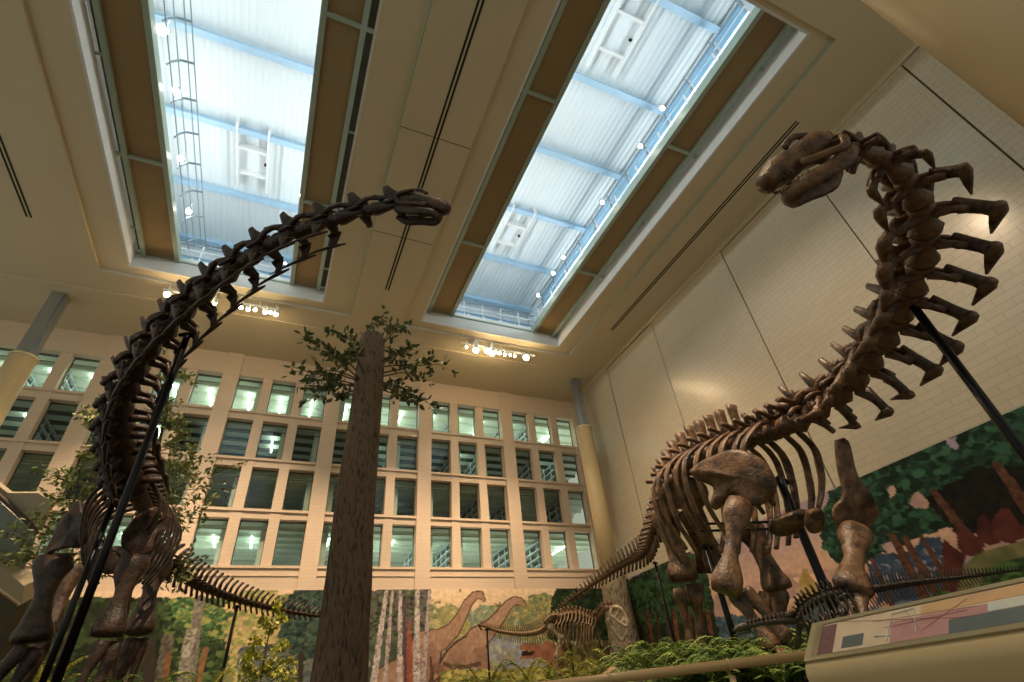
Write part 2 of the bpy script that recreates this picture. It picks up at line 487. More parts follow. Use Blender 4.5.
# black air slots (two thin lines each) in the ceiling
def slot(x, y0, y1):
    for dx in (-0.055, 0.055):
        bm = bmesh.new(); box(bm, (x + dx - 0.028, y0, H - 0.006), (x + dx + 0.028, y1, H + 0.01)); trim(bm, M['slot'])
slot(2.305, -2, 15.05); slot(12.58, 3.76, 14.62); slot(-8.95, 6.0, 15.1)
# shallow beams/joints across the ceiling
bm = bmesh.new(); box(bm, (XL, 18.2, H - 0.05), (13.5, 21.2, H + 0.01)); trim(bm, M['ceiling'])
bm = bmesh.new()
for yj in (2.0, 8.1, 12.2):
    for a, b in ((1.22, 3.38),): box(bm, (a, yj - 0.012, H - 0.004), (b, yj + 0.012, H + 0.01))
trim(bm, M['dark'])

# roof hatches seen against the deck
def hatch(name, label, cx, cy0, w_, l_):
    root = thing(name, label, 'hatch', (cx, cy0, 17.3))
    z0, z1 = 0.0, 0.3
    for xa in (-w_ / 2 - 0.07, w_ / 2):
        bm = bmesh.new(); box(bm, (xa, -1.55, z0), (xa + 0.07, 1.25, z1)); obj('rail', bm, M['whitesteel'], root)
    for yy in (-l_ / 2, l_ / 2):
        bm = bmesh.new(); box(bm, (-w_ / 2, yy - 0.05, z0 + 0.02), (w_ / 2, yy + 0.05, z1)); obj('cross_frame', bm, M['whitesteel'], root)
    bm = bmesh.new(); box(bm, (-w_ / 2, -l_ / 2, 0.24), (w_ / 2, l_ / 2, 0.28))
    obj('hatch_lid', bm, M['attic'], root)
    bm = bmesh.new(); box(bm, (w_ / 2 - 0.10, 0.0, 0.16), (w_ / 2 - 0.02, 0.08, 0.24))
    obj('latch', bm, M['iron'], root)
    return root
p_ = onz(253, 165, 17.45); hatch('roof_hatch', 'white framed roof hatch in the left skylight bay', p_.x, 13.35, 0.95, 1.1)
p_ = onz(618, 38, 17.45); hatch('roof_hatch', 'white framed roof hatch nearer the top of the right skylight bay', p_.x, 4.55, 1.0, 1.15)
p_ = onz(512, 232, 17.45); hatch('roof_hatch', 'small white framed roof hatch low in the right skylight bay', p_.x, 13.45, 0.95, 1.1)

# catwalk railings
def railing(name, label, x, y0, y1, zb, n, hgt=1.0, axis='y'):
    root = thing(name, label, 'railing', (x, y0, zb) if axis == 'y' else (x, y0, zb))
    L = y1 - y0 if axis == 'y' else y1 - x
    d = Vector((0, 1, 0)) if axis == 'y' else Vector((1, 0, 0))
    for k in range(4):
        bm = bmesh.new(); z = hgt * k / 3
        cyl(bm, d * 0 + V(0, 0, z), d * L + V(0, 0, z), 0.035, 6); obj('rail', bm, M['greysteel' if k in (1, 3) else 'whitesteel'], root)
    for k in range(n + 1):
        bm = bmesh.new(); cyl(bm, d * (L * k / n), d * (L * k / n) + V(0, 0, hgt), 0.035, 6); obj('post', bm, M['whitesteel'], root)
    return root
railing('catwalk_railing', 'white and blue catwalk railing along the right side of the right skylight', 9.95, 2.2, 16.5, 15.05, 10, 1.15)
railing('catwalk_railing', 'low railing across the far end of the right skylight', 5.3, 17.0, 10.0, 15.1, 5, 1.0, 'x')
railing('catwalk_railing', 'low railing across the far end of the left skylight', -5.6, 17.0, -0.9, 15.1, 5, 1.0, 'x')
# right-hand clerestory of the right bay: blue panes in white frames
bm = bmesh.new()
for k in range(11):
    ya = 2.4 + 1.3 * k
    box(bm, (10.40, ya, 15.35), (10.44, ya + 1.12, 16.1)); box(bm, (10.40, ya, 16.3), (10.44, ya + 1.12, 17.2))
trim(bm, M['blueglass'])
bm = bmesh.new(); box(bm, (10.44, -1, 15.0), (10.55, 18.5, 17.55)); trim(bm, M['attic'])
bm = bmesh.new()
for k in range(12): box(bm, (10.36, 2.33 + 1.3 * k, 15.2), (10.44, 2.39 + 1.3 * k, 17.4))
for z_ in (15.3, 16.2, 17.3): box(bm, (10.37, 2.3, z_ - .03), (10.44, 16.7, z_ + .03))
trim(bm, M['greysteel'])

# cable cage with lamps on the left side of the left skylight
cage = thing('cable_cage', 'hooped wire cage carrying bulbs along the left edge of the left skylight', 'cage', (-4.95, 3.0, 15.1))
for k, (dx, dz) in enumerate(((0.0, 0.1), (0.12, 0.38), (0.33, 0.5), (0.5, 0.45))):
    bm = bmesh.new(); cyl(bm, V(dx, 0, dz), V(dx, 13.4, dz), 0.017, 5); obj('wire', bm, M['greysteel'], cage)
for k in range(12):
    y = 0.4 + 1.15 * k
    bm = bmesh.new(); loft(bm, [V(-0.05, y, 0.0), V(0.02, y, 0.25), V(0.18, y, 0.43), V(0.5, y, 0.47)], 0.034, 0.034, None, 6); obj('hoop', bm, M['greysteel'], cage)


def bulb(name, label, loc, r, mat, group=None, aim=(0, -0.3, -1), can=True):
    root = thing(name, label, 'lamp', loc, group)
    a = Vector(aim).normalized()
    bm = bmesh.new(); bmesh.ops.create_icosphere(bm, subdivisions=2, radius=r, matrix=Matrix.Translation(a * r * 0.6)); obj('bulb', bm, mat, root, True)
    if can:
        bm = bmesh.new(); loft(bm, [-a * r * 3.2, -a * r * 1.2, a * r * 0.1], [r * 0.6, r * 1.15, r * 1.3], [r * 0.6, r * 1.15, r * 1.3], None, 10, cap=0.1)
        obj('lamp_can', bm, M['whitesteel'], root, True)
        bm = bmesh.new(); cyl(bm, -a * r * 1.5, V(0, 0, r * 4.5), r * 0.22, 6); obj('bracket', bm, M['whitesteel'], root)
    return root
for px, py, ds in ((163, 30, 'topmost bright bulb on the wire cage of the left skylight'), (176, 91, 'second bulb from the top on the wire cage'),
                   (181, 158, 'third bulb from the top on the wire cage'), (189, 211, 'lowest bulb on the wire cage of the left skylight')):
    p = onz(px, py, 15.5); bulb('bulb_lamp', ds, p, 0.13 if py == 30 else 0.09, M['bulb2'])
for px, py, ds in ((318, 58, 'upper bulb on the right edge of the left skylight'), (309, 129, 'middle bulb on the right edge of the left skylight'),
                   (301, 195, 'lower bulb on the right edge of the left skylight'), (285, 263, 'bulb glinting just under the neck of the left skeleton')):
    p = onz(px, py, 14.98); bulb('bulb_lamp', ds, p, 0.05, M['bulb2'], can=False)
for i, (px, py) in enumerate(((662, 108), (640, 146), (602, 202), (563, 257), (553, 273), (538, 295))):
    p = onz(px, py, 15.5); bulb('bulb_lamp', 'small bulb glowing behind the railing of the right skylight, %s' % ('nearest the picture top', 'second from the top', 'third from the top', 'third from the bottom', 'second from the bottom', 'lowest of the row')[i], p, 0.07, M['bulb2'])

# track bars with floods under the coffer edge
def track(label, xa, xb, xs_, y, z, desc):
    root = thing('lighting_track', label, 'lighting track', ((xa + xb) / 2, y, z))
    hw = (xb - xa) / 2
    bm = bmesh.new(); box(bm, (-hw, -0.04, 0), (hw, 0.04, 0.07)); obj('bar', bm, M['whitesteel'], root)
    for s in (-0.85, 0, 0.85):
        bm = bmesh.new(); box(bm, (hw * s - 0.02, -0.02, 0.07), (hw * s + 0.02, 0.02, H + 0.1 - z)); obj('hanger', bm, M['whitesteel'], root)
    for i, (x, r) in enumerate(xs_):
        r *= 1.3
        bulb('track_spotlight', desc, (x, y, z - 0.16), r, M['bulb'], 'spots on the ' + desc.split(' on the ')[1], aim=(0.1 * math.sin(i * 2.3), 0.25 - 0.9 * (i % 2 == 0), -0.7))
track('white lighting track under the far edge of the left skylight, left half', -5.4, -3.6, [(-5.25, .075), (-4.7, .07), (-4.1, .10), (-3.7, .05)], 17.2, 13.72, 'lit warm spotlight on the left half of the left track')
track('white lighting track under the far edge of the left skylight, right of the neck', -2.9, -1.5, [(-2.8, .05), (-2.55, .05), (-2.3, .05), (-1.95, .055), (-1.75, .045), (-1.55, .06)], 17.2, 13.72, 'lit warm spotlight on the short track right of the neck')
track('white lighting track under the far edge of the right skylight', 6.1, 9.8, [(6.35, .04), (6.8, .10), (7.35, .09), (7.6, .10), (7.95, .06), (8.25, .05), (8.5, .04), (8.75, .04), (9.3, .10)], 17.2, 13.72, 'lit warm spotlight on the right track')

# ---- back wall: pilasters, mullions and ledges in one wall, 18 x 4 window openings
WX = [5.83 + 4.27 * k + 1.345 * j for k in range(-5, 2) for j in range(3)]
WW = 0.97
WZ = [5.17, 7.18, 9.20, 11.24]; WH = 1.66
bm = bmesh.new(); DEP = 0.42
box(bm, (XL, YB, WZ[3] + WH), (15, YB + DEP, H + 0.1))             # top band
box(bm, (XL, YB, -1), (15, YB + DEP, WZ[0]))                        # bottom band
for i in range(3): box(bm, (XL, YB + 0.05, WZ[i] + WH), (15, YB + DEP, WZ[i + 1]))
WXs = sorted(WX); edges = [XL] + [e for x in WXs for e in (x, x + WW)] + [XR + 0.3]
for i in range(0, len(edges), 2):
    a, b = edges[i], edges[i + 1]
    wide = (b - a) > 0.5
    box(bm, (a, YB + (-0.07 if wide else 0.03), WZ[0]), (b, YB + DEP, WZ[3] + WH))
    if wide and a > XL and b < XR: box(bm, (a, YB - 0.07, 4.33), (b, YB + 0.1, WZ[0])); box(bm, (a, YB - 0.07, WZ[3] + WH), (b, YB + 0.1, H))
struct('wall_back', bm, M['facade'])
# moulding under the lowest windows, broken by the pilasters
bm = bmesh.new()
for k in range(-5, 2):
    a = 5.83 + 4.27 * k - 0.02; b = a + 3.7
    box(bm, (a, YB - 0.05, WZ[0] - 0.10), (b, YB, WZ[0] - 0.02)); box(bm, (a, YB - 0.03, WZ[0] - 0.36), (b, YB, WZ[0] - 0.33))
    for i in range(3): box(bm, (a, YB - 0.02, WZ[i + 1] - 0.10), (b, YB + 0.05, WZ[i + 1]))
trim(bm, M['facade'])
n = 0
for r in range(4):
    for x in WXs:
        n += 1
        root = bpy.data.objects.new('window_%d' % n, None); COL.objects.link(root); root['kind'] = 'structure'
        root.location = (x, YB + 0.32, WZ[r])
        bm = bmesh.new(); f = 0.03
        box(bm, (0, 0, 0), (f, 0.05, WH)); box(bm, (WW - f, 0, 0), (WW, 0.05, WH)); box(bm, (f, 0, 0), (WW - f, 0.05, f)); box(bm, (f, 0, WH - f), (WW - f, 0.05, WH))
        box(bm, (WW * 0.0 + f, 0.0, WH * 0.80), (WW - f, 0.04, WH * 0.80 + 0.02))
        o = obj('window_frame', bm, M['frame'], root); o['kind'] = 'structure'
        bm = bmesh.new(); box(bm, (f, 0.02, f), (WW - f, 0.03, WH - f))
        o = obj('pane', bm, M['glass'], root); o['kind'] = 'structure'

# ---- library behind the windows
for r in range(5):
    z = WZ[0] - 0.25 + 2.02 * r
    bm = bmesh.new(); box(bm, (XL, YB + DEP, z - 0.12), (15, YB + 9, z)); trim(bm, M['libdark'])
    if r < 4:
        zc = z + 1.88
        bm = bmesh.new(); box(bm, (XL, YB + DEP, zc - 0.01), (15, YB + 9, zc + 0.01))
        trim(bm, M['libwhite'])
        bm = bmesh.new()                                              # ceiling ribs parallel to the facade
        for k in range(9): box(bm, (XL, YB + 0.9 + 0.85 * k, zc - 0.14), (15, YB + 1.02 + 0.85 * k, zc - 0.01))
        trim(bm, M['libdark'] if r == 2 else M['libwhite'])
bm = bmesh.new(); box(bm, (XL, YB + 9, 4), (15, YB + 9.1, 14)); trim(bm, M['libwhite'])
rl = random.Random(4)
for r, (zz, e) in enumerate(((0, 24), (1, 1.3), (2, 4), (3, 28))):
    z = WZ[0] - 0.25 + 2.02 * r + 1.75
    for xc in (-11, -3, 5, 12):
        light('AREA', (xc, YB + 3.2, z - 0.2), (xc, YB + 3.3, z - 3), e * 1.6, (0.95, 1.0, 0.88), 7.0, 4.5, name='library_fill')  # unseen area fill added to the glow of the tubes
        light('AREA', (xc, YB + 3.0, z - 1.35), (xc, YB + 3.0, z + 3), e * 2.2, (0.95, 1.0, 0.88), 7.0, 4.0, name='library_upfill')  # unseen upward fill added to brighten the library ceilings
tube0 = None
for r in (0, 2, 3):
    z = WZ[0] - 0.25 + 2.02 * r + 1.72
    for i, x in enumerate(WXs):
        if r == 2 and i % 3 != 1: continue
        if r == 0 and i % 6 in (5,): continue
        if tube0 is None:
            bm = bmesh.new(); cyl(bm, V(0, 0, 0), V(0, 1.5, 0), 0.035, 6); tube0 = obj('fluorescent_tube', bm, M['tube']); o = tube0
        else:
            o = tube0.copy(); COL.objects.link(o)
        o.location = (x + WW * 0.45 - 0.0, YB + (1.7 if r == 0 else 1.15), z)
        tag(o, 'bright fluorescent tube on a library ceiling behind the %s windows' % {0: 'bottom row of', 2: 'third row of', 3: 'top row of'}[r], 'light', 'fluorescent tubes behind the %s windows' % {0: 'bottom row of', 2: 'third row of', 3: 'top row of'}[r])
shelf0 = None
for r in range(4):
    z = WZ[0] - 0.25 + 2.02 * r
    for i, x in enumerate(WXs):
        if (i + r) % 3 == 2: continue
        if shelf0 is None:
            bm = bmesh.new(); box(bm, (-0.03, 0, 0), (0.0, 4.0, 1.7))
            for k in range(6): box(bm, (0.0, 0, 0.02 + 0.31 * k), (0.26, 4.0, 0.05 + 0.31 * k))
            for k in range(6): box(bm, (0.0, 0.8 * k - 0.015, 0), (0.26, 0.8 * k + 0.015, 1.7))
            for k in range(5):
                yy = 0.03
                while yy < 3.9:
                    w_ = rl.uniform(0.05, 0.16); h_ = rl.uniform(0.16, 0.24)
                    box(bm, (0.02, yy, 0.05 + 0.31 * k), (0.2, yy + w_, 0.05 + 0.31 * k + h_), 1); yy += w_ + rl.choice((0.005, 0.005, 0.1))
            shelf0 = obj('bookshelf', bm, None, mats=[M['attic'], M['shelf']]); o = shelf0
        else:
            o = shelf0.copy(); COL.objects.link(o)
        o.location = (x + (0.25 if x > 0.5 else 0.8), YB + 0.62, z); o.scale = (-1 if x > 0.5 else 1, 1, 1.1)
        nm = ('bottom', 'second', 'third', 'top')[r]
        tag(o, 'dark book stack seen through the %s row of library windows' % nm, 'bookshelf', 'book stacks behind the %s row of windows' % nm)

# ---- right wall: tiled panels with dark joints
JY = [17.31, 13.47, 8.87, 4.80, 1.37, -2.4]
ys = [YB + 0.1] + JY + [-6.0]
bm = bmesh.new(); box(bm, (XR + 0.05, -6, -1), (XR + 0.3, YB + 0.3, H + 0.1)); struct('wall_right', bm, M['dark'])
for i in range(len(ys) - 1):
    off = 0.0 if i % 2 else 0.015
    bm = bmesh.new(); box(bm, (XR - off, ys[i + 1] + 0.022, -1), (XR + 0.06, ys[i] - 0.022, H - 0.12 - (0.05 if i % 2 else 0)))
    trim(bm, M['tile'])
bm = bmesh.new(); box(bm, (XR - 0.06, -6, H - 0.12), (XR + 0.06, YB, H + 0.02)); trim(bm, M['ceiling'])
bm = bmesh.new(); box(bm, (XR - 0.10, -6, H - 0.04), (XR + 0.06, YB, H + 0.02)); trim(bm, M['ceiling'])

# ---- columns
def column(label, x, y, bark):
    root = thing('column', label, 'column', (x, y, FLOOR))
    def lathe(r0, z0, z1, seg=28, r1=None):
        b = bmesh.new(); loft(b, [V(0, 0, z0), V(0, 0, z1)], [r0, r1 or r0], [r0, r1 or r0], V(1, 0, 0), seg, cap=0.0); return b
    z11 = 11.15 - FLOOR
    b = bmesh.new()                                                   # fluted steel shaft: an octagon with two grooves
    box(b, (-0.25, -0.16, z11), (0.25, 0.16, H - FLOOR)); box(b, (-0.16, -0.25, z11), (0.16, 0.25, H - FLOOR))
    obj('steel_shaft', b, M['alu'], root)
    obj('sleeve', lathe(0.38, (4.35 if bark else 0) - FLOOR, z11), M['cream'], root, True)
    obj('sleeve_rim', lathe(0.40, z11 - 0.06, z11 + 0.02), M['cream'], root)
    b = bmesh.new(); box(b, (-0.4, -0.4, H - FLOOR - 0.06), (0.4, 0.4, H - FLOOR)); obj('ceiling_collar', b, M['ceiling'], root)
    if bark:
        b = bmesh.new(); zz = [0.0, 1.0, 2.0, 3.0, 4.0, 4.8, 5.4]; rr = [0.78, 0.70, 0.64, 0.60, 0.56, 0.54, 0.52]
        loft(b, [V(0, 0, q) for q in zz], rr, rr, V(1, 0, 0), 28, jit=0.04, rnd=random.Random(2), cap=0.1)
        obj('bark_cladding', b, M['greybark'], root, True)
    return root
column('cream sleeved column with grey bark base near the right corner of the window wall', 12.95, 18.9, True)
column('cream sleeved column with grey steel top at the left of the window wall', -8.88, 18.9, False)
# huge near column at the picture's upper right corner
root = thing('column', 'wide smooth cream column close by, filling the upper right corner', 'column', (4.36, -0.36, FLOOR))
b = bmesh.new(); loft(b, [V(0, 0, 0), V(0, 0, 15)], 0.62, 0.62, V(1, 0, 0), 64, cap=0.0); obj('sleeve', b, M['cream'], root, True)
b = bmesh.new(); loft(b, [V(0, 0, 0), V(0, 0, 0.12)], 0.66, 0.66, V(1, 0, 0), 64, cap=0.0); obj('base_ring', b, M['trimc'], root, True)

# ================================================================== THE MURALS (painted wall panels)
class Painter:
    """a painted grid on a wall: u runs along the wall, v is height"""
    def __init__(s, u0, u1, v0, v1, step, conv, seed):
        s.nu = int((u1 - u0) / step) + 1; s.nv = int((v1 - v0) / step) + 1
        s.u = np.linspace(u0, u1, s.nu); s.v = np.linspace(v0, v1, s.nv)
        s.U, s.V = np.meshgrid(s.u, s.v); s.C = np.zeros((s.nv, s.nu, 3)); s.conv = conv
        s.r = np.random.RandomState(seed); s.step = step
    def pts(s, px): return [s.conv(*p[:2]) for p in px]
    def col(s, h): return np.array(lin(h)[:3])
    def noise(s, cell):
        a = s.r.rand(int((s.v[-1] - s.v[0]) / cell) + 3, int((s.u[-1] - s.u[0]) / cell) + 3)
        fu = (s.U - s.u[0]) / cell; fv = (s.V - s.v[0]) / cell
        i = fu.astype(int); j = fv.astype(int); x = fu - i; y = fv - j
        x = x * x * (3 - 2 * x); y = y * y * (3 - 2 * y)
        return (a[j, i] * (1 - x) + a[j, i + 1] * x) * (1 - y) + (a[j + 1, i] * (1 - x) + a[j + 1, i + 1] * x) * y
    def grad(s, stops):
        for k in range(3):
            s.C[..., k] = np.interp(s.V, [q[0] for q in stops], [s.col(q[1])[k] for q in stops])
    def pmask(s, P):
        m = np.zeros(s.U.shape, bool); n_ = len(P)
        for i in range(n_):
            (x0, y0), (x1, y1) = P[i], P[(i + 1) % n_]
            if y0 == y1: continue
            c = ((s.V < y0) != (s.V < y1)) & (s.U < (x1 - x0) * (s.V - y0) / (y1 - y0) + x0)
            m ^= c
        return m
    def poly(s, px, c, c2=None, mot=0.3, wall=False, wob=0.0):
        P = px if wall else s.pts(px)
        if wob:
            U, V_ = s.U, s.V
            s.U = U + (s.noise(0.25) - .5) * wob; s.V = V_ + (s.noise(0.25) - .5) * wob
            m = s.pmask(P); s.U, s.V = U, V_
        else: m = s.pmask(P)
        nz = s.noise(0.22)[..., None]
        col = s.col(c) * (1 - nz * (1 if c2 else 0)) + (s.col(c2) * nz if c2 else 0)
        if not c2: col = col * (1 + mot * (s.noise(0.12)[..., None] - .5))
        s.C[m] = np.broadcast_to(col, s.C.shape)[m]
        return m
    def stroke(s, px, wd, c, c2=None, wall=False, stripes=0.0):
        P = px if wall else s.pts(px)
        best = np.full(s.U.shape, 9.0); nn = len(P)
        wl = wd if hasattr(wd, '__len__') else [wd] * nn
        for i in range(nn - 1):
            (x0, y0), (x1, y1) = P[i], P[i + 1]; L2 = (x1 - x0) ** 2 + (y1 - y0) ** 2 + 1e-9
            t = np.clip(((s.U - x0) * (x1 - x0) + (s.V - y0) * (y1 - y0)) / L2, 0, 1)
            d = np.hypot(s.U - x0 - t * (x1 - x0), s.V - y0 - t * (y1 - y0)) / (wl[i] + t * (wl[i + 1] - wl[i]))
            best = np.minimum(best, d)
        m = best < 0.5
        nz = s.noise(0.07)[..., None]
        col = s.col(c) * (1 - nz) + s.col(c2 or c) * nz
        if stripes: col = col * (1 - stripes * (s.noise(0.05)[..., None] > 0.68))
        s.C[m] = col[m]
        return m
    def outline(s, px, w_, c):
        s.stroke(list(px) + [px[0]], w_, c)
    def leaves(s, px, cols, n_, r0, r1, wall=False, dens=None):
        P = px if wall else s.pts(px)
        us = [p[0] for p in P]; vs = [p[1] for p in P]
        cs = [s.col(c) for c in cols]; k = 0; tries = 0
        from_ = lambda x: all(True for _ in ())
        while k < n_ and tries < n_ * 8:
            tries += 1
            x = s.r.uniform(min(us), max(us)); y = s.r.uniform(min(vs), max(vs))
            ins = False
            for i in range(len(P)):
                (x0, y0), (x1, y1) = P[i], P[(i + 1) % len(P)]
                if (y < y0) != (y < y1) and x < (x1 - x0) * (y - y0) / (y1 - y0) + x0: ins = not ins
            if not ins: continue
            k += 1; r = s.r.uniform(r0, r1); c = cs[s.r.randint(len(cs))] * s.r.uniform(0.75, 1.25)
            a0 = np.searchsorted(s.u, x - r); a1 = np.searchsorted(s.u, x + r); b0 = np.searchsorted(s.v, y - r * .7); b1 = np.searchsorted(s.v, y + r * .7)
            if a1 <= a0 or b1 <= b0: continue
            m = ((s.U[b0:b1, a0:a1] - x) / r) ** 2 + ((s.V[b0:b1, a0:a1] - y) / (r * .7)) ** 2 < s.r.uniform(.5, 1)
            s.C[b0:b1, a0:a1][m] = c
    def build(s, name, to_xyz, mat):
        me = bpy.data.meshes.new(name)
        co = np.zeros((s.nv * s.nu + s.nu * 0, 3)); p = to_xyz(s.U.ravel(), s.V.ravel())
        co[:, 0], co[:, 1], co[:, 2] = p
        idx = np.arange(s.nv * s.nu).reshape(s.nv, s.nu)
        q = np.stack([idx[:-1, :-1], idx[:-1, 1:], idx[1:, 1:], idx[1:, :-1]], -1).reshape(-1, 4)
        me.vertices.add(len(co)); me.vertices.foreach_set('co', co.ravel())
        me.loops.add(q.size); me.loops.foreach_set('vertex_index', q.ravel())
        me.polygons.add(len(q)); me.polygons.foreach_set('loop_start', np.arange(0, q.size, 4)); me.polygons.foreach_set('loop_total', np.full(len(q), 4))
        me.update(calc_edges=True)
        a = me.color_attributes.new('paint', 'FLOAT_COLOR', 'POINT')
        s.C = s.C * (.86 + .28 * s.noise(.09)[..., None]); lum = s.C.mean(-1, keepdims=True); s.C = s.C * .74 + lum * .26 * np.array([1.06, 1.0, .9])
        rgba = np.ones((len(co), 4)); rgba[:, :3] = np.clip(s.C.reshape(-1, 3), 0, 1); a.data.foreach_set('color', rgba.ravel())
        me.materials.append(mat)
        o = bpy.data.objects.new(name, me); COL.objects.link(o)
        return o


MT = 4.33
def back_conv(px, py): p = ony(px, py, YB - 0.02); return (p.x, p.z)
B_ = Painter(-12.0, XR - 0.03, 0.0, MT, 0.033, back_conv, 3)
B_.grad([(0, '#5f6a3a'), (1.3, '#8c9050'), (2.0, '#98a088'), (3.0, '#b8b088'), (3.8, '#f0cc98'), (4.33, '#f4d4a8')])
# pale far woods and lake
B_.poly([(130, 682), (130, 600), (200, 600), (330, 592), (330, 682)], '#55682f', '#9aa050')
B_.leaves([(375, 682), (375, 592), (430, 600), (470, 612), (540, 600), (560, 592), (575, 682)], ['#a09c54', '#8a9458', '#b8a860', '#7c8a58', '#8e9c74'], 2600, 0.05, 0.16)
B_.leaves([(430, 640), (520, 640), (545, 655), (545, 672), (430, 672)], ['#9aa09a', '#8a94a8', '#a8a890'], 500, 0.06, 0.2)
B_.leaves([(436, 625), (446, 604), (462, 612), (470, 625), (462, 640), (440, 640)], ['#a8a050', '#98985a', '#b4ac6a'], 500, 0.05, 0.12)
B_.leaves([(518, 640), (520, 606), (530, 596), (545, 594), (558, 604), (560, 640)], ['#a09a4c', '#b4aa58', '#8a9450', '#6e8460'], 900, 0.05, 0.13)
B_.leaves([(465, 618), (480, 606), (494, 608), (500, 628), (480, 634)], ['#8a9c74', '#9ca478', '#7a9080'], 300, 0.05, 0.12)
# palm-like tree top
for a in range(9):
    c = (498, 606)
    B_.stroke([c, (c[0] + 8 * math.cos(a * 0.7), c[1] + 2 - 5 * abs(math.sin(a * 0.7)))], 0.05, '#5c6a4c')
B_.stroke([(498, 606), (499, 640)], 0.06, '#6c7254'); B_.stroke([(502, 650), (501, 668)], 0.08, '#9a8a74')
# green and golden wood to the left
B_.leaves([(130, 682), (130, 600), (215, 600), (250, 612), (235, 645), (215, 682)], ['#3c5a2a', '#2d4824', '#5f7a34', '#24381c'], 2600, 0.05, 0.16)
B_.leaves([(0, 682), (0, 600), (160, 600), (160, 682)], ['#2c3c1c', '#3f5a28', '#1c2a14'], 3000, 0.06, 0.18)
B_.leaves([(222, 610), (240, 592), (275, 590), (282, 640), (276, 682), (235, 682)], ['#c0b05c', '#a8a850', '#d8b870', '#8e9a48'], 1500, 0.05, 0.14)
B_.leaves([(168, 600), (196, 600), (230, 615), (222, 640), (180, 625)], ['#4a7a40', '#6a9448', '#a0a040', '#356030'], 500, 0.05, 0.12)
B_.leaves([(240, 650), (330, 640), (330, 682), (240, 682)], ['#5c6a80', '#6c7a70', '#4c5a50', '#76806c'], 900, 0.06, 0.16)
B_.leaves([(280, 640), (286, 604), (298, 590), (318, 589), (332, 596), (334, 655), (300, 660)], ['#2c4440', '#35564c', '#20342e', '#48644c'], 1500, 0.06, 0.15)
B_.stroke([(301, 655), (300, 690)], 0.16, '#3a3426')
B_.poly([(110, 690), (120, 615), (132, 690)], '#6a5a44', '#3c3224')
B_.stroke([(160, 690), (168, 640)], 0.34, '#7a7260', '#4c4436'); B_.stroke([(189, 690), (196, 628), (200, 600)], 0.30, '#9a9484', '#6c6454', stripes=.4)
B_.stroke([(164, 690), (169, 655)], 0.16, '#a06a34', '#7a4a24'); B_.stroke([(197, 690), (206, 650)], 0.16, '#a8743c', '#7e5428')
B_.stroke([(181, 690), (188, 646), (192, 632)], 0.30, '#c8c0ac', '#7c7468', stripes=.5)
B_.stroke([(148, 690), (150, 645)], 0.30, '#3c3428')
# dark wood with white birches right of the big trunk
B_.poly([(366, 692), (366, 590), (430, 590), (427, 620), (420, 650), (420, 692)], '#3a4630', '#56685a', wob=.3)
B_.leaves([(366, 640), (366, 591), (430, 590), (424, 640)], ['#4a5a3c', '#2f3c28', '#5e6e48', '#6a5a60'], 900, 0.05, 0.13)
# two long-necked plant eaters
B_.outline([(372, 692), (374, 672), (392, 662), (410, 655), (424, 640), (436, 636), (440, 650), (436, 692)], .13, '#5a3f30')
B_.stroke([(424, 646), (440, 640), (452, 631), (461, 617), (467, 604), (474, 596), (480, 595), (483, 600)], [1.05, 0.76, 0.58, 0.46, 0.40, 0.34, 0.32, 0.2], '#6a4a38')
B_.poly([(372, 692), (374, 672), (392, 662), (410, 655), (424, 640), (436, 636), (440, 650), (436, 692)], '#9c7056', '#b48a6c')
B_.stroke([(424, 646), (440, 640), (452, 631), (461, 617), (467, 604), (474, 596), (480, 595), (483, 600)], [0.95, 0.66, 0.48, 0.36, 0.30, 0.24, 0.22, 0.12], '#a0745a', '#bc9070')
B_.stroke([(430, 650), (431, 692)], 0.42, '#906248', '#a87c60')
B_.outline([(430, 682), (440, 664), (447, 652), (455, 644), (468, 636), (478, 632), (486, 636), (484, 655), (480, 664), (466, 666), (452, 668)], .16, '#5a3f30')
B_.stroke([(476, 640), (490, 628), (500, 616), (507, 606), (514, 601), (520, 602), (524, 606)], [0.92, 0.64, 0.52, 0.42, 0.36, 0.34, 0.2], '#6a4a38')
B_.poly([(430, 682), (440, 664), (447, 652), (455, 644), (468, 636), (478, 632), (486, 636), (484, 655), (480, 664), (466, 666), (452, 668)], '#a0765a', '#bc9272')
B_.stroke([(476, 640), (490, 628), (500, 616), (507, 606), (514, 601), (520, 602), (524, 606)], [0.8, 0.52, 0.40, 0.32, 0.26, 0.24, 0.12], '#a87c60', '#c29876')
for a, b, c in (((452, 662), (456, 675), (453, 692)), ((460, 662), (458, 675), (460, 692)), ((478, 655), (480, 672), (478, 692)), ((482, 655), (486, 664), (489, 670))):
    B_.stroke([a, b, c], [0.5, 0.3, 0.26], '#906a50', '#a87e62')
B_.stroke([(436, 668), (446, 676), (440, 684)], [0.34, 0.26, 0.2], '#7a523c', '#94684c')
B_.stroke([(444, 664), (454, 668), (466, 667), (479, 664)], .14, '#6a4a38')
B_.stroke([(430, 658), (433, 692)], .10, '#5e4232')
# birches in front of the first animal
for x0, x1, w_, c in ((372, 386, .2, '#d8ccc0'), (384, 392, .14, '#c8bcb0'), (399, 400, .17, '#d8ccc4'), (416, 417, .22, '#e0d4cc'), (422, 429, .16, '#c4b0b4')):
    B_.stroke([(x0, 692), ((x0 + x1) / 2, 640), (x1, 592)], [w_ * 1.2, w_, w_ * .7], c, '#a09090', stripes=.5)
B_.stroke([(409, 692), (409, 650), (409, 622)], [.24, .2, .1], '#b05a38', '#8c4428'); B_.stroke([(405, 692), (404, 600)], .1, '#5c3c4c')
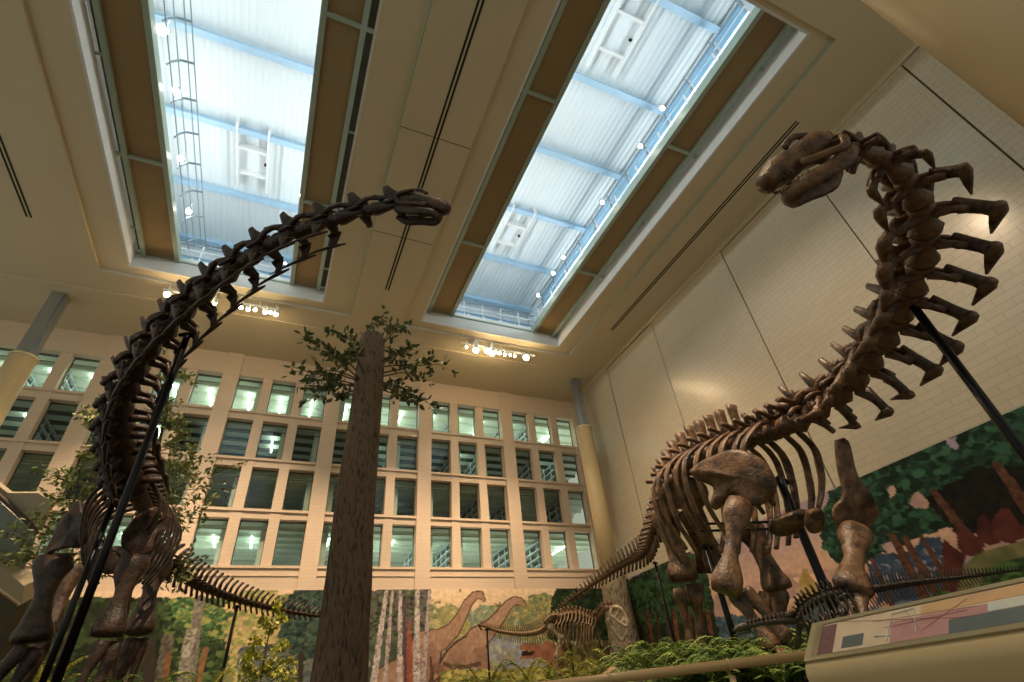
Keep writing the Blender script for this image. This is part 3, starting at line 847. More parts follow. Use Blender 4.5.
# dark conifer by the column and the wood behind the meat eater
B_.leaves([(548, 640), (552, 600), (558, 588), (606, 587), (620, 640)], ['#22361e', '#2f4c2a', '#182814'], 1600, 0.06, 0.16)
B_.poly([(556, 692), (560, 645), (630, 640), (630, 692)], '#4a3c22', '#6c5a30', wob=.3)
for x in (566, 576, 588, 598): B_.stroke([(x, 680), (x + 1, 630)], .14, '#3c2c1c', '#6a4a2c')
B_.leaves([(548, 655), (600, 640), (600, 690), (548, 690)], ['#8c8430', '#6a6a28', '#4c4c20'], 500, 0.06, 0.14)
# russet meat eater with open jaws
B_.poly([(519, 646), (524, 643), (532, 643), (540, 645), (548, 640), (562, 650), (560, 672), (556, 690), (546, 690), (548, 668), (542, 662), (534, 658), (528, 659), (520, 660), (519, 657), (530, 655), (534, 652), (526, 651), (520, 650)], '#8c5034', '#b07048', mot=.3)
B_.poly([(521, 651), (534, 652), (531, 656), (521, 656)], '#3c1810')
B_.poly([(552, 660), (545, 690), (538, 690), (545, 668)], '#6a3c24')
# foreground grasses
B_.leaves([(440, 692), (440, 672), (560, 668), (620, 672), (620, 692)], ['#b4ac3c', '#98942c', '#c8bc50', '#6a7424'], 1400, 0.05, 0.13)
B_.stroke([(459, 588), (460, 592)], .06, '#3c3028')
o = B_.build('mural', lambda u, v: (u, np.full_like(u, YB - 0.09), v), M['paint'])
tag(o, 'long painted mural of prehistoric woods and long-necked dinosaurs under the windows', 'mural')

def right_conv(px, py): p = onx(px, py, XR - 0.05); return (p.y, p.z)
R_ = Painter(0.5, YB - 0.1, 0.0, MT, 0.033, right_conv, 8)
R_.grad([(0, '#4c6a50'), (1.7, '#5c7c90'), (2.05, '#c89a88'), (2.6, '#ecb892'), (3.2, '#dcae98'), (4.0, '#b494a4'), (4.33, '#a48ca4')])
R_.leaves([(700, 630), (720, 600), (880, 560), (880, 600), (700, 640)], ['#e8b896', '#e0a890', '#d8a898', '#f0c098'], 260, .2, .5)
# lake and blue tree line
R_.poly([(690, 660), (700, 628), (760, 632), (830, 622), (900, 600), (1024, 560), (1024, 640), (690, 690)], '#4c6c86', '#7c8ca0', wob=.2)
for k, (x, y) in enumerate([(712, 620), (720, 622), (729, 618), (737, 622), (745, 620), (754, 624), (790, 622), (800, 614), (812, 606), (822, 600), (778, 628)]):
    R_.leaves([(x - 7, y + 14), (x - 7, y + 2), (x, y - 4), (x + 7, y + 1), (x + 7, y + 13)], ['#3f6478', '#54788a', '#355868'], 90, .08, .16)
# dark wood with russet trunks next to the corner
R_.poly([(612, 692), (612, 588), (630, 578), (666, 560), (690, 548), (706, 575), (716, 620), (722, 692)], '#1c2a18', '#2c3c20', wob=.3)
R_.leaves([(615, 625), (618, 586), (660, 565), (690, 552), (708, 580), (712, 612), (680, 622)], ['#24401f', '#345c2c', '#1a2c18', '#2c6038'], 1800, .06, .17)
for x, w_, c in ((636, .2, '#6a3824'), (648, .24, '#8a4828'), (656, .16, '#6c3c24'), (666, .22, '#5c5044'), (674, .26, '#a05c30'), (688, .24, '#8c4c28'), (700, .3, '#6a4028'), (708, .24, '#9c5c34'), (644, .12, '#5a4a3c')):
    R_.stroke([(x + 8, 668), (x, 612)], [w_, w_ * .8], c, '#3c2418')
R_.leaves([(612, 692), (612, 655), (722, 640), (722, 692)], ['#3c4c1c', '#5c6a28', '#28381a'], 600, .06, .15)
# great dark conifers
crown = [(822, 520), (834, 492), (858, 476), (900, 458), (960, 430), (1000, 412), (1010, 414), (1040, 396), (1040, 500), (1000, 512), (960, 520), (930, 530), (900, 540), (872, 556), (850, 570), (838, 560), (826, 548)]
R_.poly(crown, '#12281c', '#1c3c28', wob=.5)
R_.leaves(crown, ['#1c4430', '#255a40', '#12301f', '#2f6a48', '#16382a'], 5200, .06, .17)
R_.leaves([(930, 500), (980, 470), (1040, 470), (1040, 520), (960, 530)], ['#181c10', '#241e14', '#101810'], 900, .08, .2)
R_.poly([(908, 500), (922, 494), (930, 502), (926, 508), (914, 506)], '#d0a08c', '#b08c8c', wob=.2)
R_.poly([(886, 490), (893, 485), (896, 494), (890, 498)], '#c8a08e', wob=.1)
R_.poly([(948, 440), (956, 437), (958, 447), (952, 450)], '#a898b4', wob=.1)
R_.poly([(884, 545), (892, 541), (910, 556), (914, 572), (904, 566)], '#d8a080', '#c8a0a0', wob=.3)
R_.poly([(862, 560), (874, 570), (876, 590), (866, 588)], '#e0a078', wob=.2)
R_.poly([(868, 566), (905, 548), (945, 540), (960, 560), (950, 590), (880, 605)], '#24405c', '#385874', wob=.3)
R_.leaves([(872, 566), (945, 546), (945, 582), (880, 595)], ['#8a8898', '#38587c', '#3f5c7c', '#2a4668'], 160, .05, .14)
for a, b, w_ in (((892, 536), (924, 596), .26), ((905, 538), (934, 590), .2), ((934, 492), (966, 534), .22), ((998, 466), (1030, 512), .24), ((922, 538), (948, 582), .16), ((872, 560), (892, 606), .14), ((966, 532), (985, 560), .2)):
    R_.stroke([a, b], [w_ * .7, w_], '#7c4a2c', '#4a2c1c')
R_.leaves([(930, 600), (1030, 548), (1030, 590), (940, 615)], ['#38602a', '#4c7c30', '#28481c'], 800, .06, .14)
# plated plant eater: green body, red plates
R_.poly([(925, 614), (950, 604), (958, 586), (962, 568), (974, 556), (992, 548), (1024, 540), (1060, 528), (1060, 560), (1024, 556), (1000, 562), (984, 574), (978, 596), (960, 612), (930, 618)], '#5c6434', '#88844c')
for pl in ([(944, 572), (942, 548), (944, 538), (952, 546), (966, 556), (962, 574), (952, 582)], [(942, 590), (942, 566), (950, 574), (960, 580), (956, 594)],
           [(958, 548), (956, 530), (962, 526), (974, 534), (986, 546), (976, 556), (964, 556)], [(976, 540), (978, 518), (984, 514), (994, 530), (1000, 542), (990, 546)],
           [(994, 538), (992, 520), (1000, 509), (1008, 508), (1020, 524), (1026, 538), (1010, 544)], [(1020, 536), (1026, 518), (1036, 512), (1050, 520), (1050, 530)]):
    R_.poly(pl, '#4e1c18', '#702c22')
# yellow-headed animal peeping in
R_.poly([(800, 600), (799, 580), (802, 570), (807, 568), (810, 576), (816, 584), (818, 592), (812, 606), (806, 606)], '#b8902c', '#d8b850', wob=.05)
R_.leaves([(612, 700), (612, 664), (1040, 590), (1040, 690)], ['#34501f', '#4c6a2a', '#243a18'], 1800, .06, .16)
o = R_.build('mural', lambda u, v: (np.full_like(u, XR - 0.05), u, v), M['paint'])
tag(o, 'painted mural on the right wall with sunset lake, tall conifers and a red-plated dinosaur', 'mural')

# ================================================================== SKELETONS
RB = random.Random(11)

def mesh_of(name, bm, mat, jit=0.012, freq=6, seed=1):
    roughen(bm, jit, freq, seed)
    bmesh.ops.recalc_face_normals(bm, faces=bm.faces)
    me = bpy.data.meshes.new(name); bm.to_mesh(me); bm.free(); me.materials.append(mat)
    for p in me.polygons: p.use_smooth = True
    return me


def cervical(mat, seed, bifid=0.16, rod=False):
    b = bmesh.new(); R = random.Random(seed)
    loft(b, [V(-.27, 0, 0), V(-.2, 0, 0), V(0, 0, .01), V(.18, 0, 0), V(.27, 0, -.01)], [.13, .15, .08, .12, .08], [.13, .14, .08, .12, .08], V(0, 1, 0), 10, .08, R)
    loft(b, [V(-.16, 0, .12), V(0, 0, .15), V(.16, 0, .12)], [.09, .08, .09], [.07, .09, .07], V(0, 1, 0), 8, .08, R)
    for s in (-1, 1):
        loft(b, [V(.05, .06 * s, .14), V(-.02, .10 * s, .27), V(-.06, bifid * s, .40)], [.11, .08, .05], [.05, .035, .03], V(1, 0, 0), 8, .1, R)
        loft(b, [V(.02, .07 * s, .14), V(.2, .13 * s, .17), V(.36, .14 * s, .16)], [.06, .045, .05], [.06, .045, .03], V(0, 1, 0), 8, .1, R)
        loft(b, [V(-.02, .07 * s, .14), V(-.2, .13 * s, .19), V(-.34, .13 * s, .22)], [.06, .045, .05], [.06, .05, .03], V(0, 1, 0), 8, .1, R)
        loft(b, [V(.02, .07 * s, .08), V(.03, .2 * s, .03), V(.03, .30 * s, -.06)], [.12, .08, .06], [.04, .03, .035], V(1, 0, 0), 8, .1, R)
        loft(b, [V(.08, .07 * s, -.06), V(.09, .18 * s, -.12), V(.06, .28 * s, -.16)], [.08, .055, .05], [.05, .04, .04], V(1, 0, 0), 8, .1, R)
    return mesh_of('cervical_vertebra', b, mat, seed=seed)


def cerv_rib(mat, s, seed, drop=.20, spike=.30):
    b = bmesh.new(); R = random.Random(seed)
    loft(b, [V(.04, .27 * s, -.04), V(.06, .33 * s, -.16), V(.05, .40 * s, -.16 - drop * .5), V(.04, .46 * s, -.16 - drop)], [.13, .10, .095, .11], [.06, .06, .06, .06], V(1, 0, 0), 8, .1, R)
    loft(b, [V(.06, .24 * s, -.15), V(.06, .32 * s, -.2)], [.06, .05], [.04, .05], V(1, 0, 0), 8, .1, R)
    loft(b, [V(.14, .47 * s, -.16 - drop * 1.06), V(.02, .46 * s, -.16 - drop), V(-.15, .45 * s, -.14 - drop * .95), V(-.05 - spike, .44 * s, -.12 - drop * .86)], [.05, .085, .055, .014], [.05, .06, .04, .012], V(0, 1, 0), 8, .1, R)
    return mesh_of('cervical_rib', b, mat, .008, 6, seed)


def slim_rib(mat, s, seed):
    b = bmesh.new(); R = random.Random(seed)
    loft(b, [V(.03, .24 * s, -.1), V(.03, .26 * s, -.22), V(.0, .25 * s, -.33)], [.12, .07, .05], [.04, .03, .03], V(1, 0, 0), 8, .1, R)
    loft(b, [V(.2, .25 * s, -.37), V(0, .25 * s, -.34), V(-.25, .25 * s, -.34), V(-.62, .25 * s, -.36)], [.015, .035, .022, .008], [.015, .035, .02, .008], V(0, 1, 0), 7, .05, R)
    return mesh_of('cervical_rib', b, mat, .006, 6, seed)


def dorsal(mat, seed, tall=.6, split=False):
    b = bmesh.new(); R = random.Random(seed)
    loft(b, [V(-.16, 0, 0), V(-.1, 0, 0), V(0, 0, .0), V(.1, 0, 0), V(.16, 0, 0)], [.16, .17, .11, .17, .15], [.16, .17, .11, .17, .15], V(0, 1, 0), 10, .06, R)
    if split:
        for s in (-1, 1): loft(b, [V(0, .05 * s, .15), V(-.02, .08 * s, .35), V(-.04, .11 * s, tall)], [.07, .045, .05], [.05, .04, .05], V(0, 1, 0), 8, .12, R)
    else:
        loft(b, [V(0, 0, .12), V(-.02, 0, .3), V(-.05, 0, tall * .8), V(-.06, 0, tall)], [.11, .08, .095, .12], [.10, .075, .085, .07], V(0, 1, 0), 8, .14, R)
        for s in (-1, 1): loft(b, [V(0, .12 * s, .16), V(-.03, .06 * s, .34), V(-.05, .02 * s, tall * .85)], [.05, .03, .02], [.02, .02, .02], V(1, 0, 0), 6, .1, R)
    for s in (-1, 1):
        loft(b, [V(0, .07 * s, .16), V(-.01, .22 * s, .24), V(-.02, .36 * s, .26)], [.07, .05, .06], [.05, .035, .04], V(1, 0, 0), 8, .1, R)
        loft(b, [V(0, .05 * s, .16), V(.2, .07 * s, .2)], [.05, .04], [.04, .03], V(0, 1, 0), 6, .1, R)
    return mesh_of('dorsal_vertebra', b, mat, .012, 7, seed)


def caudal(mat, seed, sp=.34, hook=.0):
    b = bmesh.new(); R = random.Random(seed)
    loft(b, [V(-.13, 0, 0), V(-.09, 0, 0), V(0, 0, 0), V(.09, 0, 0), V(.13, 0, 0)], [.12, .13, .085, .13, .12], [.12, .13, .085, .13, .12], V(0, 1, 0), 9, .06, R)
    loft(b, [V(.0, 0, .1), V(-.06, 0, .1 + sp * .5), V(-.11 - hook, 0, .1 + sp * .9), V(-.12 - hook * 1.7, 0, .1 + sp)], [.055, .038, .042, .045], [.07, .05, .05, .045], V(0, 1, 0), 7, .1, R)
    for s in (-1, 1): loft(b, [V(0, .09 * s, .03), V(-.03, .2 * s, .02), V(-.05, .27 * s, .0)], [.045, .03, .02], [.03, .025, .02], V(1, 0, 0), 7, .1, R)
    return mesh_of('caudal_vertebra', b, mat, .008, 8, seed)


def chevron_mesh(mat, seed, ln=.30):
    b = bmesh.new(); R = random.Random(seed)
    loft(b, [V(-.1, 0, -.11), V(-.14, 0, -.11 - ln * .5), V(-.2, 0, -.11 - ln)], [.045, .034, .04], [.05, .038, .045], V(0, 1, 0), 7, .1, R)
    return mesh_of('chevron', b, mat, .006, 8, seed)


def place(me, name, parent, pos, fwd, up, sx, sy, sz):
    o = bpy.data.objects.new(name, me); COL.objects.link(o)
    f = fwd.normalized(); u_ = (up - f * up.dot(f)).normalized(); l = u_.cross(f)
    o.parent = parent
    org = parent.matrix_basis.translation
    p = pos - org
    o.matrix_basis = Matrix(((f.x * sx, l.x * sy, u_.x * sz, p.x), (f.y * sx, l.y * sy, u_.y * sz, p.y), (f.z * sx, l.z * sy, u_.z * sz, p.z), (0, 0, 0, 1)))
    return o


def sub(me, name, parent_part):
    o = bpy.data.objects.new(name, me); COL.objects.link(o); o.parent = parent_part
    return o


def bone(root, name, pts, w, t, mat, side=None, jit=.07, seg=10, seed=0, rough=.012, parent=None, cap=.4):
    """world-space points; broad side faces across the line of sight when side is None"""
    pts = [Vector(p) for p in pts]
    if side is None:
        side = (pts[-1] - pts[0]).cross(pts[0]).normalized()
    b = bmesh.new(); R = random.Random(seed + len(name))
    org = root.matrix_basis.translation
    sp, L = smooth_path(pts, max(10, len(pts) * 3)); n_ = len(sp)
    ww = np.interp(np.linspace(0, 1, n_), np.linspace(0, 1, len(w)), w); tt = np.interp(np.linspace(0, 1, n_), np.linspace(0, 1, len(t)), t)
    loft(b, [p - org for p in sp], list(ww), list(tt), side, seg, jit * .4, R, cap)
    roughen(b, min(rough, max(w) * .35), 5, seed)
    o = obj(name, b, mat, root, True)
    if parent is not None:
        o.parent = parent
    return o


LIMB_W = [.80, .98, .90, .70, .56, .50, .51, .60, .78, .98, .84]
def limb(root, name, a, b_, w, mat, t=None, bow=0.0, seed=0, ends=(1, 1), mid=1.0):
    A = a if isinstance(a, Vector) else at(*a); B2 = b_ if isinstance(b_, Vector) else at(*b_)
    axis = B2 - A; s = axis.cross(A).normalized()
    ws = [x * w / 2 * (ends[0] if i < 4 else ends[1] if i > 6 else mid) for i, x in enumerate(LIMB_W)]
    ts = [x * 0.55 for x in ws] if t is None else [x * t for x in ws]
    m = (A + B2) / 2 + s * bow
    return bone(root, name, [A, A.lerp(m, .5) , m, m.lerp(B2, .5), B2], ws, ts, mat, s, seed=seed, cap=.12, rough=min(.03, w * .06), seg=14)


def plate(root, name, outline, centre, thick, mat, seed=0, rough=.02, bulge=1.0):
    """flat bone: outline in photo pixels with its own depth, real thickness, domed faces"""
    P = [at(*p) for p in outline]; c = at(*centre); org = root.matrix_basis.translation
    # densify the outline
    Q, L = smooth_path(P + [P[0]], len(P) * 4 + 1); Q = Q[:-1]
    nrm = Vector((0, 0, 0))
    for i in range(len(Q)): nrm += (Q[i] - c).cross(Q[(i + 1) % len(Q)] - c)
    nrm.normalize()
    b = bmesh.new(); rings = []
    prof = [(1.0, 0.0), (.97, .32), (.86, .42), (.6, .46 * bulge), (.3, .5 * bulge)]
    for sgn in (1, -1):
        rr = []
        for f, h in (prof if sgn == 1 else prof[1:]):
            rr.append([b.verts.new(c + (q - c) * f + nrm * sgn * h * thick - org) for q in Q])
        rings.append(rr)
    top, bot = rings[0], [rings[0][0]] + rings[1]
    for side_r in (top, bot):
        for i in range(len(side_r) - 1):
            for k in range(len(Q)):
                k2 = (k + 1) % len(Q); b.faces.new((side_r[i][k], side_r[i][k2], side_r[i + 1][k2], side_r[i + 1][k]))
        cc = b.verts.new(c + nrm * (1 if side_r is top else -1) * .5 * bulge * thick - org)
        for k in range(len(Q)): b.faces.new((side_r[-1][k], side_r[-1][(k + 1) % len(Q)], cc))
    roughen(b, rough, 4, seed)
    return obj(name, b, mat, root, True)


def chain(root, cp, spec, vent, meshes, chevrons=None, ribmeshes=None):
    """spec: (name, count-range start..end fraction along cp, n, scale fn) """
    pass


def frames(cp, n_):
    P, L = smooth_path([at(*c[:3]) for c in cp], n_)
    T = [(P[min(i + 1, n_ - 1)] - P[max(0, i - 1)]).normalized() for i in range(n_)]
    return P, T, L / (n_ - 1)


def neck_up(P, T, a, b_):
    v = P.normalized(); n_ = v.cross(T).normalized(); tw = -v; tw = (tw - T * tw.dot(T)).normalized()
    return -(n_ * a + tw * b_).normalized()


def trunk_ribs(root, P, T, U, W_, H_, mat, s, seed, w=.05, short=1.0, back=.25):
    L_ = U.cross(T)
    pts = [P + U * .10 + L_ * s * .15, P + U * .04 + L_ * s * W_ * .5, P - U * .2 + L_ * s * W_ * .92 - T * back * .2,
           P - U * H_ * .35 * short + L_ * s * W_ * 1.05 - T * back * .5, P - U * H_ * .7 * short + L_ * s * W_ * .92 - T * back * .8, P - U * H_ * short + L_ * s * W_ * .6 - T * back]
    return bone(root, 'rib', pts, [w * .9, w, w * 1.1, w * 1.1, w, w * .8], [w * .6, w * .55, w * .5, w * .5, w * .5, w * .4], mat, T, seed=seed, rough=.01, seg=8)


def sauropod_skull(root, mat, P, f, up, L=.75, open_=.12):
    l = up.cross(f).normalized(); up = f.cross(l).normalized(); org = Vector((0, 0, 0))
    k = L / .75
    Wp = lambda x, y, z: P + (f * x + l * y + up * z) * k
    sk = bone(root, 'skull', [Wp(-.02, 0, .04), Wp(.06, 0, .06), Wp(.22, 0, .07), Wp(.42, 0, .03), Wp(.6, 0, -.01), Wp(.72, 0, -.05), Wp(.78, 0, -.09)],
              [x * k for x in (.07, .13, .155, .135, .135, .135, .09)], [x * k for x in (.08, .13, .13, .115, .115, .115, .08)], mat, l, seed=3, rough=.012)
    def part(name, pts, w, t, m=mat, side=None):
        o = bone(root, name, pts, [x * k for x in w], [x * k for x in t], m, side or up, seed=5, rough=.006, seg=8, parent=sk); return o
    for s in (-1, 1):
        part('cheek_bar', [Wp(.02, .12 * s, -.02), Wp(.12, .15 * s, -.12), Wp(.3, .14 * s, -.11), Wp(.5, .11 * s, -.09)], (.05, .035, .03, .04), (.03, .02, .02, .02))
        part('nostril_arch', [Wp(.22, .1 * s, .15), Wp(.34, .09 * s, .19), Wp(.46, .08 * s, .13)], (.03, .03, .03), (.02, .02, .02))
    b = bmesh.new()
    for i in range(13):
        a = (i - 6) / 6 * 1.35
        p0 = Wp(.58 + .17 * math.cos(a), .11 * math.sin(a), -.11) - root.matrix_basis.translation
        loft(b, [p0, p0 - up * .035 * k], [.010 * k, .004 * k], [.010 * k, .004 * k], None, 5)
    o = obj('upper_teeth', b, mat, root, True); o.parent = sk
    zj = -.17 - open_
    jaw = bone(root, 'lower_jaw', [Wp(.02, .12, -.14), Wp(.2, .125, -.19 - open_ * .4), Wp(.45, .11, zj), Wp(.62, .09, zj - .01), Wp(.70, 0, zj - .015), Wp(.62, -.09, zj - .01), Wp(.45, -.11, zj), Wp(.2, -.125, -.19 - open_ * .4), Wp(.02, -.12, -.14)],
               [x * k for x in (.04, .075, .07, .065, .07, .065, .07, .075, .04)], [x * k for x in (.02, .03, .035, .045, .05, .045, .035, .03, .02)], mat, up, seed=8, rough=.008, seg=8)
    b = bmesh.new()
    for i in range(13):
        a = (i - 6) / 6 * 1.35
        p0 = Wp(.52 + .17 * math.cos(a), .09 * math.sin(a), zj + .05) - root.matrix_basis.translation
        loft(b, [p0, p0 + up * .03 * k], [.010 * k, .004 * k], [.010 * k, .004 * k], None, 5)
    o = obj('lower_teeth', b, mat, root, True); o.parent = jaw
    return sk


def foot(root, name, P, fwd, mat, r=.16):
    org = root.matrix_basis.translation
    l = Vector((0, 0, 1)).cross(fwd).normalized(); b = bmesh.new()
    for k in range(5):
        a = (k - 2) * .42; d = (fwd * math.cos(a) + l * math.sin(a)).normalized(); p = P + l * (k - 2) * r * .32 - org
        loft(b, [p, p + d * r * .7 - V(0, 0, r * .9), p + d * r * 1.2 - V(0, 0, r * 1.9), p + d * r * 1.8 - V(0, 0, r * 2.1)], [r * .3, r * .2, r * .22, r * .08], [r * .28, r * .18, r * .2, r * .06], None, 7)
    return obj(name, b, mat, root, True)


# ---------------- the big brown skeleton on the right
A = thing('long_necked_dinosaur_skeleton', 'large brown mounted sauropod skeleton on the right, neck arching overhead with big forked neck ribs', 'dinosaur skeleton', (7.4, 6.6, 0.0))
mA = M['apat']
m_c = [cervical(mA, s) for s in (1, 2, 3)]; m_r = {s: cerv_rib(mA, s, 4) for s in (-1, 1)}
m_d = [dorsal(mA, s, .66) for s in (5, 6)]; m_ds = dorsal(mA, 7, .42, True)
m_t = [caudal(mA, s, .36) for s in (8, 9)]; m_ch = chevron_mesh(mA, 10, .2)
Z = Vector((0, 0, 1))
tailA = [(668, 492, 10.3), (655, 528, 11.2), (645, 551, 12.4), (620, 566, 14), (590, 586, 15.8), (560, 607, 17.6)]
P, T, step = frames(tailA, 36)
for i in range(1, 36):
    f = 1 - i / 35; s = .30 + .95 * f
    v = place(m_t[i % 2], 'caudal_vertebra', A, P[i], -T[i], Z, step / .26, s, s * (1.0 if i < 30 else .8))
    if i < 31: sub(m_ch, 'chevron', v)
trunkA = [(668, 492, 10.3), (688, 466, 9.7), (725, 447, 8.9), (768, 433, 8.2), (806, 416, 7.6)]
P, T, step = frames(trunkA, 15)
for i in range(0, 15):
    me = m_d[i % 2] if i < 10 else m_ds
    nm = 'sacral_vertebra' if i < 4 else 'dorsal_vertebra'
    place(me, nm, A, P[i], T[i], Z, step / .3, 1.05, 1.0 if i < 10 else .95)
    if 3 <= i <= 12:
        fr = (i - 3) / 10
        Wd = .85 - .25 * abs(fr - .5); Hd = 1.25 + .45 * math.sin(math.pi * min(1, .25 + fr * .8))
        for s in (-1, 1): trunk_ribs(A, P[i] + T[i] * RB.uniform(-.04, .04), T[i], Z, Wd * RB.uniform(.92, 1.05), Hd * RB.uniform(.9, 1.05), mA, s, i, w=.062 * RB.uniform(.85, 1.2))
neckA = [(806, 416, 7.6), (845, 388, 7.1), (876, 350, 6.5), (900, 310, 6.1), (918, 268, 5.75), (924, 226, 5.45), (910, 188, 5.25), (882, 160, 5.12), (850, 150, 5.03), (832, 149, 4.98)]
P, T, step = frames(neckA, 14)
for i in range(14):
    f = i / 13
    a_ = .60 - .15 * f if f < .6 else .51 - 2.3 * (f - .6); b_ = .5 + .6 * f
    up = neck_up(P[i], T[i], a_, b_)
    if i < 2: up = (up * (i + 1) / 3 + Z * (2 - i) / 3).normalized()
    s = 1.18 - .25 * f if f < .75 else .93 - 1.7 * (f - .72)
    v = place(m_c[i % 3], 'cervical_vertebra', A, P[i], T[i], up, step / .50, s * 1.12, s * 1.12)
    if 0 < i < 12:
        for sd in (-1, 1):
            rb_ = sub(m_r[sd], 'cervical_rib', v); q_ = .66 + .26 * math.sin(math.pi * min(1, max(0, (i - 1) / 11))) + RB.uniform(-.05, .05); rb_.scale = (q_ * 1.15, q_, q_); rb_.rotation_euler = (RB.uniform(-.12, .12), RB.uniform(-.12, .12), RB.uniform(-.15, .15))
hp = at(836, 148, 4.98); hf = (at(755, 180, 4.80) - hp).normalized()
sauropod_skull(A, mA, hp, hf, (UP * .85 + RIGHT * -.1 + FWD * .50), .90, .08)
# shoulder, limbs, hip
plate(A, 'scapula', [(690, 470, 7.95), (700, 462, 7.9), (722, 452, 7.7), (738, 449, 7.5), (758, 456, 7.3), (772, 472, 7.1), (777, 488, 7.0), (768, 502, 7.05), (752, 506, 7.1), (738, 494, 7.3), (726, 497, 7.45), (717, 510, 7.6), (711, 505, 7.65), (713, 488, 7.7), (696, 479, 7.9)], (744, 477, 7.3), .15, mA, 1)
limb(A, 'humerus', (739, 500, -5.13), (725, 592, -5.25), .40, mA, seed=2, mid=.9)
limb(A, 'radius', (744, 590, -5.25), (788, 642, -5.0), .22, mA, seed=3, bow=.02)
limb(A, 'ulna', (734, 590, -5.35), (774, 650, -5.1), .26, mA, seed=4)
foot(A, 'forefoot', at(782, 648, -5.05), V(.1, -1, 0), mA, .13)
limb(A, 'femur', (664, 510, -8.48), (684, 580, -8.4), .64, mA, seed=5, mid=1.1)
limb(A, 'tibia', (693, 584, -8.4), (707, 652, -8.6), .36, mA, seed=6)
limb(A, 'fibula', (678, 588, -8.5), (694, 654, -8.7), .26, mA, seed=7)
foot(A, 'hindfoot', at(702, 656, -8.65), V(.1, -1, 0), mA, .2)
limb(A, 'femur', (748, 524, -7.06), (779, 590, -6.95), .54, mA, seed=8, mid=1.1)
limb(A, 'tibia', (776, 588, -7.0), (782, 650, -7.15), .42, mA, seed=9)
limb(A, 'fibula', (764, 592, -7.1), (768, 652, -7.25), .22, mA, seed=19)
foot(A, 'hindfoot', at(778, 655, -7.2), V(.1, -1, 0), mA, .2)
plate(A, 'ilium', [(656, 500, 10.6), (664, 484, 10.3), (684, 476, 9.9), (704, 484, 9.5), (708, 500, 9.5), (694, 514, 9.8), (680, 508, 10.1), (668, 520, 10.4)], (680, 496, 10.0), .14, mA, 3)
bone(A, 'pubis', [at(694, 508, 9.9), at(706, 535, 9.8), at(716, 572, 9.6)], [.16, .13, .2], [.08, .07, .08], mA, seed=4)
bone(A, 'ischium', [at(684, 512, 10.2), at(698, 545, 10.4), at(702, 572, 10.5)], [.14, .09, .13], [.06, .05, .06], mA, seed=5)
plate(A, 'scapula', [(834, 440, 6.95), (846, 438, 6.9), (852, 452, 6.8), (858, 478, 6.7), (872, 494, 6.6), (878, 512, 6.6), (868, 528, 6.6), (852, 536, 6.6), (836, 524, 6.65), (832, 508, 6.7), (842, 494, 6.7), (838, 470, 6.85)], (854, 508, 6.65), .15, mA, 6)
limb(A, 'humerus', (855, 528, -4.15), (853, 590, -3.95), .40, mA, seed=10)
limb(A, 'radius', (858, 590, -3.95), (870, 640, -3.8), .18, mA, seed=11)
limb(A, 'ulna', (849, 592, -4.05), (858, 645, -3.9), .22, mA, seed=12)
foot(A, 'forefoot', at(865, 645, -3.85), V(-.2, -1, 0), mA, .13)
plate(A, 'sternal_plate', [(770, 520, 7.6), (788, 514, 7.5), (806, 510, 7.4), (812, 518, 7.4), (796, 532, 7.5), (778, 536, 7.6), (769, 530, 7.6)], (789, 523, 7.5), .12, mA, 7)
plate(A, 'sternal_plate', [(806, 512, 7.3), (818, 508, 7.2), (824, 516, 7.2), (822, 530, 7.2), (810, 532, 7.3), (804, 522, 7.3)], (814, 520, 7.25), .12, mA, 8)


def post(label, top, r, zb, group=None, desc='mount_post'):
    p = at(*top); root = thing(desc, label, 'steel post', (p.x, p.y, zb), group)
    b = bmesh.new(); cyl(b, V(0, 0, 0), V(0, 0, p.z - zb), r, 10); obj('tube', b, M['iron'], root, True)
    b = bmesh.new(); box(b, (-r * 3, -r * 3, 0), (r * 3, r * 3, .02)); obj('base_plate', b, M['iron'], root)
    b = bmesh.new(); loft(b, [V(-r * 2.2, 0, p.z - zb - r), V(0, 0, p.z - zb), V(r * 2.2, 0, p.z - zb - r)], r * .7, r * .7, None, 6); obj('saddle', b, M['iron'], root)
    return root
post('thick black post holding up the arched neck of the right skeleton', (903, 292, 6.1), .045, 0.0)
post('black post standing inside the rib cage of the right skeleton', (779, 478, 8.3), .07, 0.0)
post('slimmer black post under the hips of the right skeleton', (706, 545, 9.4), .055, 0.0)
post('thin black rod under the tail of the right skeleton', (655, 562, 12.0), .03, 0.0)
bar = thing('armature_bar', 'pair of thin black horizontal bars through the rib cage of the right skeleton', 'steel bar', at(745, 522, 8.6))
for dy in (0, 7):
    b = bmesh.new(); o_ = at(745, 522, 8.6); cyl(b, at(700, 524 + dy, 9.0) - o_, at(800, 521 + dy, 8.0) - o_, .022, 6); obj('bar', b, M['iron'], bar)

# ---------------- the dark skeleton on the left
D = thing('long_necked_dinosaur_skeleton', 'large dark mounted sauropod skeleton on the left, slender neck reaching across toward the middle', 'dinosaur skeleton', (-2.7, 11.0, 0.0))
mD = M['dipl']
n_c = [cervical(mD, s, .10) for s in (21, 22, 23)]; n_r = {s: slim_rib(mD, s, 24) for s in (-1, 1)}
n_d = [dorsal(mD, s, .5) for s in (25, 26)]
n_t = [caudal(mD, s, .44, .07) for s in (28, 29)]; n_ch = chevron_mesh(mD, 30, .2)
tailD = [(150, 530, 12.0), (168, 562, 12.6), (190, 580, 13.1), (215, 592, 13.8), (250, 603, 14.7), (290, 612, 15.7), (328, 617, 16.7)]
P, T, step = frames(tailD, 38)
for i in range(1, 38):
    f = 1 - i / 37; s = .42 + .85 * f
    v = place(n_t[i % 2], 'caudal_vertebra', D, P[i], -T[i], Z, step / .26, s, s)
    if i < 34: sub(n_ch, 'chevron', v)
